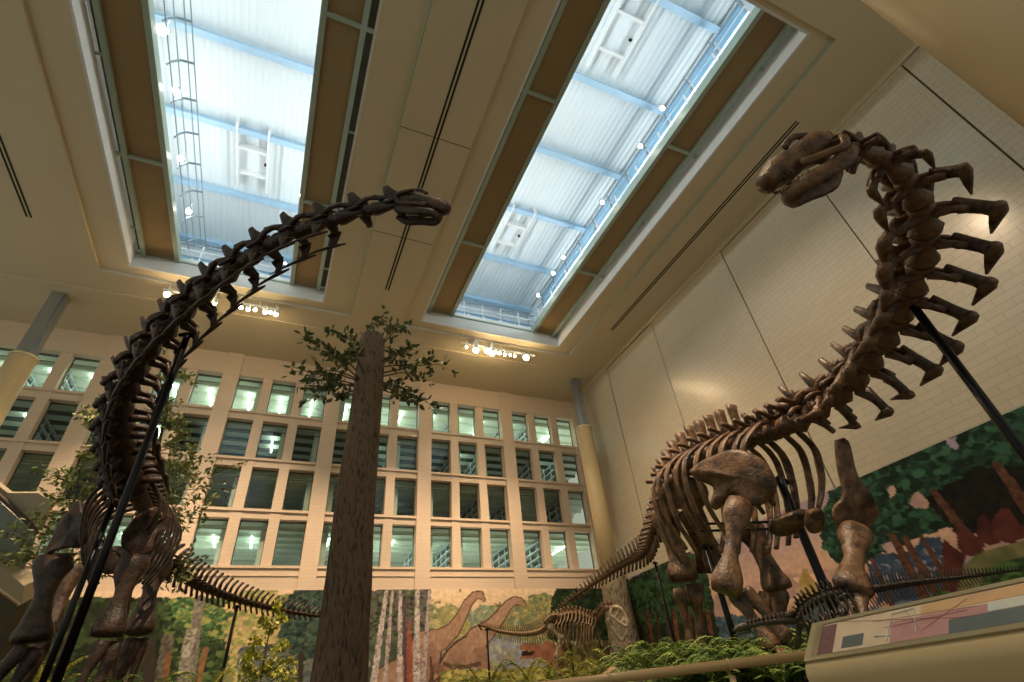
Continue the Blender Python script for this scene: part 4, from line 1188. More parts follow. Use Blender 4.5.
trunkD = [(150, 530, 12.0), (146, 512, 11.2), (140, 498, 10.3), (132, 482, 9.4)]
P, T, step = frames(trunkD, 11)
for i in range(11):
    place(n_d[i % 2], 'sacral_vertebra' if i < 3 else 'dorsal_vertebra', D, P[i], T[i], Z, step / .3, .95, .95)
    if i > 2:
        fr = (i - 3) / 7
        for s in (-1, 1): trunk_ribs(D, P[i], T[i], Z, .74 - .2 * fr, 1.2 + .35 * math.sin(math.pi * (.2 + fr * .7)), mD, s, i + 30, w=.055 * RB.uniform(.8, 1.15))
neckD = [(132, 482, 9.4), (124, 455, 8.8), (120, 425, 8.3), (126, 392, 7.9), (142, 360, 7.55), (168, 328, 7.25), (197, 300, 7.0), (226, 276, 6.8), (260, 252, 6.6), (297, 233, 6.45), (335, 220, 6.3), (368, 211, 6.2), (392, 206, 6.1)]
P, T, step = frames(neckD, 18)
for i in range(18):
    f = i / 17
    up = neck_up(P[i], T[i], .15 + .75 * f, 1.0 - .45 * f)
    s = (1.62 - 1.1 * f) if f < .5 else 1.07 - .95 * (f - .5)
    v = place(n_c[i % 3], 'cervical_vertebra', D, P[i], T[i], up, step / .52, s, s)
    if 0 < i < 16:
        for sd in (-1, 1): sub(n_r[sd], 'cervical_rib', v)
hp = at(396, 203, 6.1); hf = (at(449, 206, 6.0) - hp).normalized()
sauropod_skull(D, mD, hp, hf, (UP * .9 + FWD * .45 - RIGHT * .05), .63, .04)
plate(D, 'scapula', [(80, 500, 9.3), (86, 520, 9.1), (88, 538, 9.0), (80, 548, 9.0), (66, 548, 8.9), (52, 552, 8.9), (44, 558, 8.9), (52, 540, 9.0), (60, 524, 9.1), (72, 508, 9.2)], (70, 534, 9.05), .14, mD, 9)
plate(D, 'scapula', [(122, 532, 9.0), (136, 516, 9.1), (150, 508, 9.3), (158, 508, 9.4), (158, 520, 9.4), (170, 514, 9.7), (168, 524, 9.6), (156, 536, 9.3), (150, 552, 9.1), (134, 556, 9.0), (122, 546, 9.0)], (140, 534, 9.15), .14, mD, 10)
limb(D, 'humerus', (56, 556, -11.7), (30, 642, -11.6), .58, mD, seed=21)
limb(D, 'radius', (24, 645, -11.55), V(-3.78, 11.5, .48), .24, mD, seed=22)
limb(D, 'ulna', (38, 648, -11.7), V(-3.5, 11.65, .48), .26, mD, seed=23)
foot(D, 'forefoot', V(-3.68, 11.55, .45), V(0, -1, 0), mD, .15)
limb(D, 'humerus', (136, 556, -11.16), (106, 636, -11.1), .52, mD, seed=24)
limb(D, 'radius', (104, 640, -11.05), V(-2.42, 11.0, .48), .22, mD, seed=25)
limb(D, 'ulna', (116, 642, -11.2), V(-2.2, 11.15, .48), .26, mD, seed=26)
foot(D, 'forefoot', V(-2.32, 11.05, .45), V(0, -1, 0), mD, .15)
limb(D, 'femur', (74, 566, -15.1), (48, 632, -14.9), .52, M['apat'], seed=27)
limb(D, 'tibia', (46, 636, -14.95), V(-4.15, 15.1, .5), .34, mD, seed=28)
foot(D, 'hindfoot', V(-4.15, 15.1, .48), V(0, -1, 0), mD, .18)
limb(D, 'femur', (160, 556, -14.3), (138, 634, -14.15), .60, mD, seed=29)
limb(D, 'tibia', (134, 638, -14.2), V(-2.5, 14.4, .5), .34, mD, seed=30)
limb(D, 'fibula', (145, 638, -14.3), V(-2.28, 14.45, .5), .2, mD, seed=31)
foot(D, 'hindfoot', V(-2.45, 14.4, .48), V(0, -1, 0), mD, .18)
plate(D, 'ilium', [(88, 560, 11.4), (104, 548, 11.6), (130, 546, 11.8), (152, 552, 11.8), (150, 566, 11.7), (120, 572, 11.5), (94, 572, 11.4)], (120, 560, 11.6), .2, mD, 11)
plate(D, 'sternal_plate', [(92, 552, 9.0), (106, 548, 9.0), (120, 556, 9.0), (116, 572, 8.9), (98, 570, 8.9)], (106, 560, 8.95), .12, mD, 12)
bone(D, 'clavicle', [at(90, 596, -11.5), at(74, 630, -11.4), at(60, 668, -11.3)], [.05, .06, .07], [.05, .05, .06], M['apat'], seed=6)
post('thick black post rising beside the neck of the left skeleton', (188, 334, 7.35), .045, 0.0)
post('black post through the chest of the left skeleton, left of the thicker one', (118, 490, 8.9), .05, 0.0)
post('thin black rod under the tail of the left skeleton', (237, 606, 14.4), .045, 0.0)

# ---------------- tan theropod skeleton in the middle distance
G = thing('theropod_skeleton', 'small tan meat-eating dinosaur skeleton with open jaws, standing before the bark column', 'dinosaur skeleton', tuple(V(at(565, 640, 16).x, at(565, 640, 16).y, 0.0)))
mG = M['allo']; mP = M['pale']
g_t = caudal(mG, 41, .3); g_d = dorsal(mG, 42, .42); g_c = dorsal(mG, 43, .3, True); g_ch = chevron_mesh(mG, 44, .3)
P, T, step = frames([(552, 622, 16.0), (540, 631, 16.0), (525, 634, 15.9), (508, 633, 15.8), (494, 630, 15.7), (484, 626, 15.6), (479, 625, 15.6), (481, 629, 15.6)], 38)
for i in range(1, 38):
    f = 1 - i / 37; s = .18 + .62 * f
    v = place(g_t, 'caudal_vertebra', G, P[i], -T[i], Z, step / .26, s, s * 1.15)
    if i < 30: sub(g_ch, 'chevron', v)
P, T, step = frames([(552, 622, 16.0), (560, 616, 15.95), (574, 613, 15.9), (588, 617, 15.8), (597, 619, 15.7)], 15)
for i in range(15):
    place(g_d, 'dorsal_vertebra', G, P[i], T[i], Z, step / .3, .5, .5)
    if i > 2:
        for s in (-1, 1): trunk_ribs(G, P[i], T[i], Z, .32, .95 - .2 * abs(i - 10) / 8, mG, s, i, w=.018, back=.25)
P, T, step = frames([(597, 619, 15.7), (602, 613, 15.6), (606, 608, 15.5), (612, 608, 15.4)], 8)
for i in range(8): place(g_c, 'cervical_vertebra', G, P[i], T[i], Z, step / .3, .45, .55)
h0, h1 = at(611, 610, 15.35), at(628, 624, 15.1)
u_ = (Z + (h1 - h0).normalized() * .2)
fdir = (h1 - h0).normalized(); sl = Z.cross(fdir).normalized()
up_ = (Z - fdir * Z.dot(fdir)).normalized(); LS = (h1 - h0).length
def gs(f, h): return h0 + fdir * LS * f + up_ * h
bone(G, 'skull', [gs(-.05, .06), gs(.15, .17), gs(.4, .20), gs(.7, .13), gs(.95, .02), gs(1.02, -.06)], [.07, .07, .06, .06, .07, .05], [.09, .10, .09, .08, .07, .05], mP, up_, seed=7, rough=.008)
sk = G.children[-1]
for nm_, pts_, w_ in (('upper_jaw', [gs(.1, -.12), gs(.45, -.13), gs(.8, -.11), gs(1.02, -.07)], .05), ('cheek_bar', [gs(0, .05), gs(.05, -.08), gs(.12, -.14)], .05), ('orbit_bar', [gs(.3, .15), gs(.33, 0), gs(.3, -.12)], .035), ('nose_bar', [gs(.66, .1), gs(.72, 0), gs(.68, -.1)], .035)):
    o = bone(G, nm_, pts_, [w_] * 3, [w_ * 1.2] * 3, mP, up_ if nm_ == 'upper_jaw' else fdir, seed=7, rough=.004, parent=sk)
j0, j1 = at(607, 619, 15.35), at(622, 640, 15.1)
bone(G, 'lower_jaw', [j0, j0.lerp(j1, .5) - Z * .04, j1, at(627, 632, 15.1)], [.10, .09, .07, .05], [.10, .09, .07, .04], mP, Z, seed=8)
b = bmesh.new()
for i in range(8):
    p = h0.lerp(h1, .35 + .08 * i) - G.matrix_basis.translation - Z * .12; loft(b, [p, p - Z * .09], [.02, .004], [.02, .004], None, 5)
obj('teeth', b, mP, G)
limb(G, 'femur', (549, 624, -16.0), (562, 640, -15.9), .26, mP, seed=41); limb(G, 'tibia', (561, 640, -15.9), (556, 658, -16.1), .2, mP, seed=42)
limb(G, 'metatarsus', (556, 658, -16.1), (560, 676, -15.95), .15, mG, seed=43)
limb(G, 'femur', (554, 626, -16.5), (566, 645, -16.4), .24, mG, seed=44); limb(G, 'tibia', (566, 645, -16.4), (560, 668, -16.6), .18, mG, seed=45)
plate(G, 'ilium', [(543, 622, 15.8), (552, 614, 15.8), (560, 616, 15.8), (558, 626, 15.8), (548, 628, 15.8)], (552, 621, 15.8), .08, mG, 13, .01)
bone(G, 'pubis', [at(555, 625, 16.0), at(562, 640, 16.0), at(566, 650, 15.9)], [.06, .04, .09], [.05, .04, .06], mG, seed=3)
for d_, s in ((15.4, 1), (15.9, 2)):
    limb(G, 'humerus', (588, 626, d_), (582, 636, d_), .14, mG, seed=46 + s); limb(G, 'forearm', (582, 636, d_), (590, 644, d_ - .1), .1, mG, seed=48 + s)
plate(G, 'scapula', [(578, 622, 15.5), (590, 624, 15.4), (593, 630, 15.4), (586, 632, 15.4), (575, 626, 15.5)], (585, 627, 15.45), .06, mG, 14, .01)
post('thin black rod under the tail of the tan theropod skeleton', (487, 629, 15.65), .03, 0.0)
post('thin black rod under the hips of the tan theropod skeleton', (567, 622, 16.0), .035, 0.0)
post('thin black rod under the chest of the tan theropod skeleton', (596, 620, 15.7), .03, 0.0)

# ---------------- small blackish skeleton behind the display case
K = thing('small_dinosaur_skeleton', 'small blackish dinosaur skeleton with a long whip tail behind the display case', 'dinosaur skeleton', tuple(V(at(825, 610, 5.4).x, at(825, 610, 5.4).y, 0.0)))
mK = M['black']
k_t = caudal(mK, 51, .34); k_d = dorsal(mK, 52, .5); k_c = dorsal(mK, 53, .2, True); k_ch = chevron_mesh(mK, 54, .34)
P, T, step = frames([(852, 594, 5.4), (880, 588, 5.3), (920, 582, 5.2), (965, 577, 5.1), (1012, 571, 5.0), (1050, 566, 4.95)], 60)
for i in range(1, 60):
    f = 1 - i / 59; s = .05 + .36 * f ** 1.2
    v = place(k_t, 'caudal_vertebra', K, P[i], -T[i], Z, step / .26, s, s)
    if i < 44: sub(k_ch, 'chevron', v)
P, T, step = frames([(852, 594, 5.4), (836, 594, 5.4), (818, 600, 5.45), (804, 610, 5.5)], 12)
for i in range(12):
    place(k_d, 'dorsal_vertebra', K, P[i], T[i], Z, step / .3, .32, .30)
    if i > 1:
        for s in (-1, 1): trunk_ribs(K, P[i], T[i], Z, .17, .38, mK, s, i, w=.009, back=.06)
P, T, step = frames([(804, 610, 5.5), (796, 620, 5.5), (782, 621, 5.5), (764, 623, 5.5), (748, 626, 5.5)], 16)
for i in range(16): place(k_c, 'cervical_vertebra', K, P[i], T[i], Z, step / .3, .26 - .008 * i, .28 - .008 * i)
h0, h1 = at(750, 626, 5.5), at(733, 631, 5.5)
bone(K, 'skull', [h0, h0.lerp(h1, .4) + Z * .01, h1], [.035, .045, .012], [.035, .04, .012], mK, Z, seed=7, rough=.003)
bone(K, 'lower_jaw', [h0 - Z * .05, h1 - Z * .045], [.014, .01], [.02, .01], M['black'], Z, seed=7, rough=.003)
limb(K, 'femur', (846, 602, -4.05), (836, 630, -4.0), .14, mK, seed=51); limb(K, 'tibia', (836, 630, -4.0), (846, 660, -4.05), .1, mK, seed=52)
limb(K, 'femur', (852, 602, -4.2), (858, 630, -4.15), .14, mK, seed=53); limb(K, 'tibia', (858, 630, -4.15), (852, 660, -4.2), .1, mK, seed=54)
limb(K, 'humerus', (806, 620, 5.45), (812, 640, 5.4), .1, mK, seed=55); limb(K, 'radius', (812, 640, 5.4), (806, 658, 5.4), .07, mK, seed=56)
limb(K, 'humerus', (800, 622, 5.6), (798, 642, 5.6), .1, mK, seed=57); limb(K, 'radius', (798, 642, 5.6), (794, 658, 5.6), .07, mK, seed=58)
plate(K, 'ilium', [(836, 598, 5.35), (848, 592, 5.35), (862, 596, 5.35), (858, 604, 5.35), (844, 606, 5.35)], (848, 599, 5.35), .05, mK, 15, .004)

# ================================================================== PLANTS AND FOREGROUND
b = bmesh.new(); box(b, (-13.5, 4.3, FLOOR), (13.7, YB - 0.2, 0.0)); struct('floor_planting_bed', b, M['soil'])

KEEP = [None]
def leaf(b, p, d, ln, wd, up, mi=0):
    if KEEP[0] and not KEEP[0](p): return
    d = d.normalized(); s = d.cross(up)
    if s.length < 1e-3: s = d.orthogonal()
    s.normalize(); u2 = s.cross(d)
    v = [b.verts.new(q) for q in (p, p + d * ln * .35 + s * wd * .5 + u2 * ln * .04, p + d * ln * .75 + s * wd * .35 - u2 * ln * .01, p + d * ln - u2 * ln * .1, p + d * ln * .75 - s * wd * .35 - u2 * ln * .01, p + d * ln * .35 - s * wd * .5 + u2 * ln * .04)]
    for f in ((0, 1, 5), (1, 2, 4, 5), (2, 3, 4)): b.faces.new([v[i] for i in f]).material_index = mi


def rdir(R): 
    v = Vector((R.uniform(-1, 1), R.uniform(-1, 1), R.uniform(-1, 1)))
    return v.normalized() if v.length > .01 else Vector((0, 0, 1))


def branchlet(bt, bl, a, c, R, r0, nleaf, ls, droop=.15, spread=.25, subs=3):
    """a twig from a to c with side twigs and leaves"""
    L = (c - a).length
    mid = a.lerp(c, .5) + rdir(R) * L * .08 + Z * L * droop * .5
    pts, _ = smooth_path([a, mid, c], 9)
    loft(bt, pts, list(np.linspace(r0, r0 * .25, 9)), list(np.linspace(r0, r0 * .25, 9)), None, 5)
    for k in range(nleaf):
        f = R.uniform(.15, 1) ** .7; i = min(7, int(f * 8)); p = pts[i].lerp(pts[i + 1], f * 8 - i)
        q = p + rdir(R) * L * spread * R.random() * (1.1 - .6 * f)
        leaf(bl, q, (rdir(R) + (c - a).normalized() * .6 - Z * .3), ls * R.uniform(.6, 1.2), ls * R.uniform(.35, .6), rdir(R))
    for k in range(subs):
        f = R.uniform(.3, .9); p = pts[int(f * 8)]; q = p + (rdir(R) * .8 + (c - a).normalized() * .5) * L * spread * 1.2
        loft(bt, [p, p.lerp(q, .5) + Z * .02, q], [r0 * .4, r0 * .3, r0 * .15], [r0 * .4, r0 * .3, r0 * .15], None, 4)
        for j in range(nleaf // 8 + 1):
            t = R.uniform(.3, 1.05); leaf(bl, p.lerp(q, t) + rdir(R) * ls * .4, rdir(R) + (q - p).normalized(), ls * R.uniform(.6, 1.1), ls * R.uniform(.35, .55), rdir(R))


# the tall topped tree trunk left of centre
TX, TY = 1.68, 13.0
tree = thing('tree', 'tall bare brown tree trunk cut off at the top with a whorl of leafy twigs', 'tree', (TX, TY, 0.0))
b = bmesh.new(); zz = np.linspace(0, 10.0, 40); R = random.Random(5)
rr = [0.56 * (1 - .032 * z_) + .12 * math.exp(-z_ * 1.5) for z_ in zz]; rr[-1] *= .86
seg = 40; rings = []
for i, z_ in enumerate(zz):
    ring = []
    for k in range(seg):
        a = 2 * math.pi * k / seg
        q = 1 + .035 * noise.noise(V(math.cos(a) * 3, math.sin(a) * 3, z_ * .5)) + .025 * math.sin(a * 13 + 2 * noise.noise(V(a, z_ * .4, 0)) * 3)
        ring.append(b.verts.new((math.cos(a) * rr[i] * q + .02 * math.sin(z_), math.sin(a) * rr[i] * q, z_)))
    rings.append(ring)
for i in range(len(rings) - 1):
    for k in range(seg): b.faces.new((rings[i][k], rings[i][(k + 1) % seg], rings[i + 1][(k + 1) % seg], rings[i + 1][k]))
b.faces.new(rings[-1])
obj('trunk', b, M['bark'], tree, True)
o_ = V(TX, TY, 0); bt, bl = bmesh.new(), bmesh.new()
KEEP[0] = lambda p: not (p.y < .2 and abs(p.x + p.y * .13) < .5 and p.z < 9.9)
for k, (px, py, dd) in enumerate([(302, 336, -.4), (290, 366, .2), (300, 384, -.8), (312, 350, .6), (318, 372, -1.0), (316, 388, .5), (330, 352, -.9), (380, 318, 1.0), (396, 324, .8), (408, 328, .4), (412, 344, -.7), (428, 362, .2), (446, 364, -.4), (424, 378, .7), (414, 392, -.8), (420, 402, .4), (436, 408, 0), (402, 366, .9), (336, 396, .8), (350, 340, -1.1), (330, 330, .2), (398, 388, 1.1), (306, 402, .2), (408, 352, 1)]):
    e = at(px, py, -(TY + dd * 1.3)); a = V(TX, TY, min(9.9, max(8.2, e.z - .3 - .5 * R.random()))) - o_
    a += (V(e.x - TX, e.y - TY, 0).normalized()) * .38
    branchlet(bt, bl, a, e - o_, R, .026, 24, .24, spread=.20)
for k in range(14): leaf(bl, V(R.uniform(-.3, .3), R.uniform(-.3, .3), 10.0 + R.uniform(-.1, .15)), rdir(R) + Z, .22, .1, rdir(R))
KEEP[0] = None
obj('twigs', bt, M['twig'], tree); obj('leaves', bl, M['leafd'], tree)

# slender leafy tree behind the left skeleton
o_ = V(at(126, 660, -16).x, 16.0, 0.0)
tr = thing('tree', 'slender tree with small pale leaves growing behind the left skeleton', 'tree', tuple(o_))
bt, bl = bmesh.new(), bmesh.new(); R = random.Random(9)
stem = [o_, at(128, 600, -16), at(140, 520, -16), at(160, 440, -16), at(176, 350, -16)]
stem, _ = smooth_path(stem, 16); loft(bt, [p - o_ for p in stem], list(np.linspace(.09, .02, 16)), list(np.linspace(.09, .02, 16)), None, 7)
stem2, _ = smooth_path([at(128, 600, -16), at(105, 545, -16.2), at(95, 480, -16), at(112, 420, -16)], 10); loft(bt, [p - o_ for p in stem2], list(np.linspace(.06, .02, 10)), list(np.linspace(.06, .02, 10)), None, 6)
ends = [(66, 505), (58, 470), (80, 455), (88, 420), (78, 410), (46, 498), (30, 520), (12, 540), (2, 560), (24, 556), (50, 556), (70, 530), (86, 490), (92, 520), (64, 575), (0, 530), (40, 470), (100, 400), (95, 450),
        (182, 345), (170, 400), (185, 420), (196, 452), (214, 458), (232, 488), (212, 500), (196, 480), (184, 520), (178, 545), (200, 560), (190, 575), (160, 470), (176, 440), (190, 380), (160, 380), (172, 500), (205, 520), (150, 340), (182, 470), (176, 460), (225, 470), (190, 430), (170, 420)]
for px, py in ends:
    e = at(px, py, -(16 + R.uniform(-1.0, 1.0)))
    src = stem if px > 120 else stem2
    a = min(src, key=lambda q: (q - e).length + abs(q.z - e.z + .4) * .5)
    branchlet(bt, bl, a - o_, e - o_, R, .018, 56, .15, spread=.30, subs=4)
obj('twigs', bt, M['twig'], tr); obj('leaves', bl, M['leafl'], tr)

# yellow-green sapling before the mural
o_ = V(at(262, 682, -18.3).x, 18.3, 0.0)
tr = thing('sapling', 'thin yellow-green sapling standing between the left skeleton and the tall trunk', 'sapling', tuple(o_))
bt, bl = bmesh.new(), bmesh.new()
st, _ = smooth_path([o_, at(264, 660, -18.3), at(272, 620, -18.3), at(276, 600, -18.3)], 10); loft(bt, [p - o_ for p in st], list(np.linspace(.035, .01, 10)), list(np.linspace(.035, .01, 10)), None, 6)
for px, py in [(248, 652), (244, 668), (256, 640), (286, 645), (292, 660), (282, 672), (252, 676), (270, 630), (286, 618), (262, 618), (278, 604), (244, 658), (270, 665), (296, 678), (238, 682)]:
    e = at(px, py, -(18.3 + R.uniform(-.5, .5))); a = min(st, key=lambda q: (q - e).length + abs(q.z - e.z + .3))
    branchlet(bt, bl, a - o_, e - o_, R, .014, 50, .17, spread=.32, subs=2)
obj('twigs', bt, M['twig'], tr); obj('leaves', bl, M['leafy'], tr)

def fern_mesh(seed, nf, L, wid, mat, lift=.9, name='fern'):
    R = random.Random(seed); b = bmesh.new()
    for k in range(nf):
        a = 2 * math.pi * (k + R.uniform(-.3, .3)) / nf; l = L * R.uniform(.75, 1.1); h_ = l * R.uniform(.5, 1) * lift
        d = V(math.cos(a), math.sin(a), 0)
        pts, _ = smooth_path([V(0, 0, 0), d * l * .3 + Z * h_ * .7, d * l * .7 + Z * h_, d * l * 1.05 + Z * h_ * .8], 16)
        loft(b, pts, list(np.linspace(.008, .002, 16)), list(np.linspace(.008, .002, 16)), None, 4)
        for i in range(3, 16):
            f = i / 15; w_ = wid * math.sin(math.pi * (.15 + .83 * f)) * l
            tg = (pts[min(i + 1, 15)] - pts[i - 1]).normalized(); s = tg.cross(Z).normalized()
            for q in (-1, 1):
                leaf(b, pts[i], s * q + tg * .45 - Z * .15, w_, w_ * .32 + .008, Z)
                leaf(b, (pts[i] + pts[i - 1]) / 2, s * q + tg * .45 - Z * .15, w_ * .9, w_ * .3 + .008, Z)
    bmesh.ops.recalc_face_normals(b, faces=b.faces)
    me = bpy.data.meshes.new(name); b.to_mesh(me); b.free(); me.materials.append(mat); return me

FM = [fern_mesh(s, 13, .75, .20, M['fern']) for s in (1, 2, 3)]
FY = [fern_mesh(s, 9, .8, .26, M['leafy'], 1.2) for s in (4, 5)]
def plant(me, name, P, sc, label, cat, group=None):
    o = bpy.data.objects.new(name, me); COL.objects.link(o); o.location = P; o.scale = (sc,) * 3; o.rotation_euler = (0, 0, R.uniform(0, 6.28)); return tag(o, label, cat, group)
R = random.Random(21)
# each fern stands on the mound: (photo x of its tip, photo y of its tip, depth)
ferns = []
for i in range(44):
    px = 632 + (790 - 632) * (i + R.uniform(-.3, .3)) / 43; ferns.append((px, R.uniform(642, 660) - (px - 628) * .05, R.uniform(6.0, 8.5)))
for i in range(26):
    px = 650 + (792 - 650) * (i + R.uniform(-.3, .3)) / 25; ferns.append((px, R.uniform(668, 682) - (px - 640) * .08, R.uniform(4.9, 5.8)))
for px, py, d in ferns:
    p = at(px, py, d); sc = R.uniform(.6, 1.0) if d > 5.9 else R.uniform(.4, .65)
    mound = max(0.0, p.z - .62 * sc)
    plant(FM[R.randrange(3)], 'fern', (p.x, p.y, mound), sc, 'green fern in the dense fern bank behind the tan rail, below the right skeleton', 'fern', 'ferns behind the rail')
for i in range(16):
    px = 440 + 170 * (i + R.uniform(-.4, .4)) / 15; p = at(px, R.uniform(672, 686), R.uniform(11, 14.5)); sc = R.uniform(1.0, 1.4)
    plant((FM + FY)[R.randrange(5)], 'fern', (p.x, p.y, max(0, p.z - .6 * sc)), sc, 'fern in the yellow-green undergrowth below the tan theropod skeleton', 'fern', 'ferns below the tan skeleton')
for px, py, d, sc, lb in ((580, 652, 12.5, 1.05, 'bright yellow-green fern directly below the tan theropod ribs'), (562, 664, 12.2, 1.1, 'yellow-green fern left and in front of the brightest fern below the tan skeleton'), (606, 656, 12.6, .9, 'yellow-green fern below the open jaws of the tan skeleton')):
    p = at(px, py, d); plant(FY[R.randrange(2)], 'fern', (p.x, p.y, max(0, p.z - .9 * sc)), sc, lb, 'fern')
for i in range(14):
    px = -5 + 330 * (i + R.uniform(-.3, .3)) / 13; p = at(px, R.uniform(676, 690), R.uniform(9, 12.5))
    plant((FM + FY)[R.randrange(4)], 'fern', (p.x, p.y, max(0, p.z - .6)), R.uniform(.9, 1.3), 'fern at the feet of the left skeleton', 'fern', 'ferns at the feet of the left skeleton')

# mounded soil under the ferns: one planted bank
b = bmesh.new()
nx, ny = 60, 50; g = []
for j in range(ny):
    row = []
    for i in range(nx):
        x = -8 + 21.5 * i / (nx - 1); y = 4.5 + 14 * j / (ny - 1)
        e = min(1, (y - 4.5) / 1.0, (18.5 - y) / 1.0, (x + 8) / 1.5, (13.5 - x) / 1.0)
        h_ = max(0, e) * (.16 + .22 * (noise.noise(V(x * .5, y * .5, 0)) + .3)) 
        row.append(b.verts.new((x, y, max(.005, h_))))
    g.append(row)
for j in range(ny - 1):
    for i in range(nx - 1): b.faces.new((g[j][i], g[j][i + 1], g[j + 1][i + 1], g[j + 1][i]))
o = obj('soil_mound', b, M['soil'], smooth=True); tag(o, 'dark planted soil mounding under the skeletons', 'soil'); o['kind'] = 'stuff'

# fallen log left of the rail
o_ = at(608, 676, 8.0)
b = bmesh.new(); q0, q1 = at(596, 692, 8.0) - o_, at(617, 668, 8.4) - o_
loft(b, [q0, q0.lerp(q1, .4), q0.lerp(q1, .8), q1], [.10, .11, .09, .07], [.09, .10, .08, .07], None, 10, .12, R); loft(b, [q0.lerp(q1, .9), at(640, 684, 7.9) - o_], [.07, .05], [.07, .05], None, 8, .1, R)
o = obj('log', b, M['wood'], smooth=True); o.location = o_; tag(o, 'weathered forked log lying at the left end of the fern bank', 'log')

# tan guard rail
rail = thing('guard_rail', 'round tan handrail crossing in front of the ferns to the display case', 'railing', (2.62, 3.03, FLOOR))
r0, r1 = V(0.9, 3.94, 0.145) - V(2.62, 3.03, FLOOR), V(3.30, 2.67, 0.165) - V(2.62, 3.03, FLOOR)
b = bmesh.new(); cyl(b, r0, r1, .028, 14); obj('handrail', b, M['tan'], rail, True)
for f in (.03, .50, .78, .97):
    p = r0.lerp(r1, f); b = bmesh.new(); cyl(b, V(p.x, p.y, 0), V(p.x, p.y, p.z - .06), .02, 10); obj('post', b, M['tan'], rail, True)
    b = bmesh.new(); loft(b, [V(p.x, p.y, p.z - .07), V(p.x + .03, p.y + .05, p.z - .05), V(p.x + .01, p.y + .04, p.z - .01)], .012, .012, None, 6); bmesh.ops.create_cone(b, cap_ends=True, segments=14, radius1=.034, radius2=.034, depth=.018, matrix=Matrix.Translation(p) @ (r1 - r0).to_track_quat('Z', 'Y').to_matrix().to_4x4()); obj('bracket', b, M['tan'], rail, True)

# slanted display case, running away from the camera along y
CX0, CX1, CY0, CY1 = 2.57, 2.735, -0.9, 2.2
case = thing('display_case', 'long cream slant-topped display case with printed panel under glass at lower right', 'display case', ((CX0 + CX1) / 2, (CY0 + CY1) / 2, FLOOR))
o_ = Vector(case.location)
ZF, ZB_ = 0.103, 0.27
def cp(u, v, h=0):   # u along the case from the far end, v from front edge to back edge
    nrm = V(-(ZB_ - ZF), 0, (CX1 - CX0)).normalized()
    return V(CX0 + (CX1 - CX0) * v, CY1 + (CY0 - CY1) * u, ZF + (ZB_ - ZF) * v) + nrm * h - o_
def slab(b, u0, u1, v0, v1, h0, h1, mi=0):
    q = [b.verts.new(cp(u, v, h)) for h in (h0, h1) for u, v in ((u0, v0), (u1, v0), (u1, v1), (u0, v1))]
    for f in ((0, 1, 2, 3), (7, 6, 5, 4), (0, 4, 5, 1), (1, 5, 6, 2), (2, 6, 7, 3), (3, 7, 4, 0)): b.faces.new([q[i] for i in f]).material_index = mi
b = bmesh.new()
prof = [(0.0, -.010), (-.008, -.018)] + [(.06 - .08 * math.cos(a_ * math.pi / 20), -.05 - .17 * math.sin(a_ * math.pi / 20)) for a_ in range(0, 9)] + [(.06, -.23), (.06, -1.09), (CX1 - CX0, -1.09), (CX1 - CX0, ZB_ - ZF - .012)]
va = [[b.verts.new(V(CX0 + x, yy, ZF + z_) - o_) for x, z_ in prof] for yy in (CY0, CY1)]
for i in range(len(prof)): i2 = (i + 1) % len(prof); b.faces.new((va[0][i], va[0][i2], va[1][i2], va[1][i]))
b.faces.new(va[0]); b.faces.new(va[1][::-1]); o = obj('body', b, M['case'], case, True); md = o.modifiers.new('edges', 'EDGE_SPLIT'); md.split_angle = .6
b = bmesh.new(); fw = .012
slab(b, 0, 1, 0, .11, -.012, .006); slab(b, 0, 1, .91, 1, -.012, .006); slab(b, 0, .025, .11, .91, -.012, .006); slab(b, .975, 1, .11, .91, -.012, .006)
obj('top_frame', b, M['trimc'], case)
m_panel = {k: plain('panel_' + k, c, .5, var=.08, scale=14) for k, c in dict(cream='#e6d2b4', pink='#c49494', mauve='#7a5058', sand='#dcb484', grey='#5c6c70', white='#d8dcd4', slate='#4a4a50', line='#7c2838').items()}
def pan(name, u0, u1, v0, v1, h0, h1, mt, label=None):
    b = bmesh.new(); slab(b, u0, u1, v0, v1, h0, h1); o = obj(name, b, m_panel[mt], case)
    if label: o['label'] = label
    return o
pan('panel_sheet', .012, .97, .12, .90, -.004, .001, 'cream')
pan('printed_picture', .016, .052, .14, .86, .001, .0025, 'mauve', 'dark pink fossil print square at the far end of the panel')
b = bmesh.new()
for k in range(9):
    b_, c_ = R.uniform(.02, .045), R.uniform(.2, .78); bmesh.ops.create_icosphere(b, subdivisions=1, radius=.006, matrix=Matrix.Translation(cp(b_, c_, .002)) @ Matrix.Diagonal((1, 1.8, .4, 1)))
o = obj('print_detail', b, m_panel['pink'], case)
pan('caption_block', .068, .105, .20, .48, .001, .0025, 'grey', 'small grey caption block')
pan('printed_field', .15, .285, .14, .62, .001, .0022, 'pink', 'pink printed field')
pan('printed_band', .195, .97, .66, .88, .001, .0025, 'sand', 'sand-coloured band along the top edge')
pan('printed_picture', .235, .50, .12, .42, .0022, .0035, 'grey', 'blue-grey reptile picture')
pan('printed_picture', .285, .60, .44, .62, .0022, .0035, 'white', 'white area above the reptile picture')
b = bmesh.new()
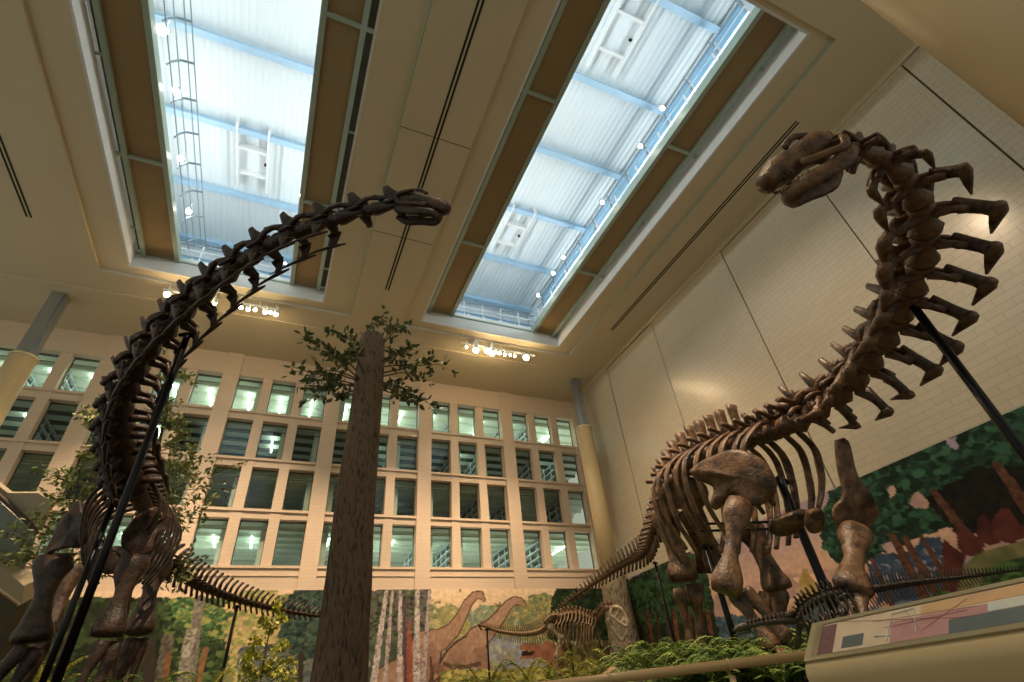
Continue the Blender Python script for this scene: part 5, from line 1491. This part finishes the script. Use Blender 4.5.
for a_, c_, d_, e_ in ((.06, .88, .26, .40), (.12, .70, .27, .60), (.14, .50, .26, .55), (.17, .86, .20, .2), (.20, .3, .26, .8)):
    cyl(b, cp(a_, c_, .0045), cp(d_, e_, .0045), .0009, 5)
obj('red_line_drawing', b, m_panel['line'], case)
b = bmesh.new()
cyl(b, cp(.145, .2, .004), cp(.15, .8, .004), .003, 5); cyl(b, cp(.15, .8, .004), cp(.185, .84, .004), .003, 5); cyl(b, cp(.185, .84, .004), cp(.19, .25, .004), .002, 5); cyl(b, cp(.125, .35, .004), cp(.15, .3, .004), .003, 5)
obj('crane_drawing', b, m_panel['white'], case)
b = bmesh.new(); slab(b, .012, .985, .10, .92, .006, .009); obj('cover_glass', b, M['clear'], case)

# stair at the far left
def slabpoly(root, name, px, d, thick, mat):
    P = [at(p[0], p[1], p[2] if len(p) > 2 else d) for p in px]; org = root.matrix_basis.translation
    nrm = (P[1] - P[0]).cross(P[2] - P[0]).normalized()
    if nrm.dot(P[0]) < 0: nrm = -nrm
    b = bmesh.new(); a = [b.verts.new(p - org) for p in P]; c = [b.verts.new(p + nrm * thick - org) for p in P]
    b.faces.new(a); b.faces.new(c[::-1])
    for i in range(len(P)): j = (i + 1) % len(P); b.faces.new((a[i], a[j], c[j], c[i]))
    return obj(name, b, mat, root)
sr = thing('staircase', 'beige stair flight with brown handrail at the far left behind the leafy tree', 'staircase', tuple(V(at(0, 560, 13).x, at(0, 560, 13).y, 0)))
slabpoly(sr, 'balustrade', [(-60, 440), (8, 493), (38, 493), (52, 502), (38, 532), (0, 498), (-60, 452)], 13, .12, M['stair'])
b = bmesh.new(); o_ = Vector(sr.location); cyl(b, at(-40, 458, 12.9) - o_, at(39, 533, 12.9) - o_, .06, 8); obj('handrail', b, M['handrail'], sr)
slabpoly(sr, 'guard_panel', [(-20, 500), (0, 502), (36, 534), (28, 560), (18, 578), (-20, 548)], 13.2, .03, M['guard'])
slabpoly(sr, 'stringer', [(-30, 540), (24, 586), (22, 604), (-30, 566)], 12.9, .4, M['stair'])
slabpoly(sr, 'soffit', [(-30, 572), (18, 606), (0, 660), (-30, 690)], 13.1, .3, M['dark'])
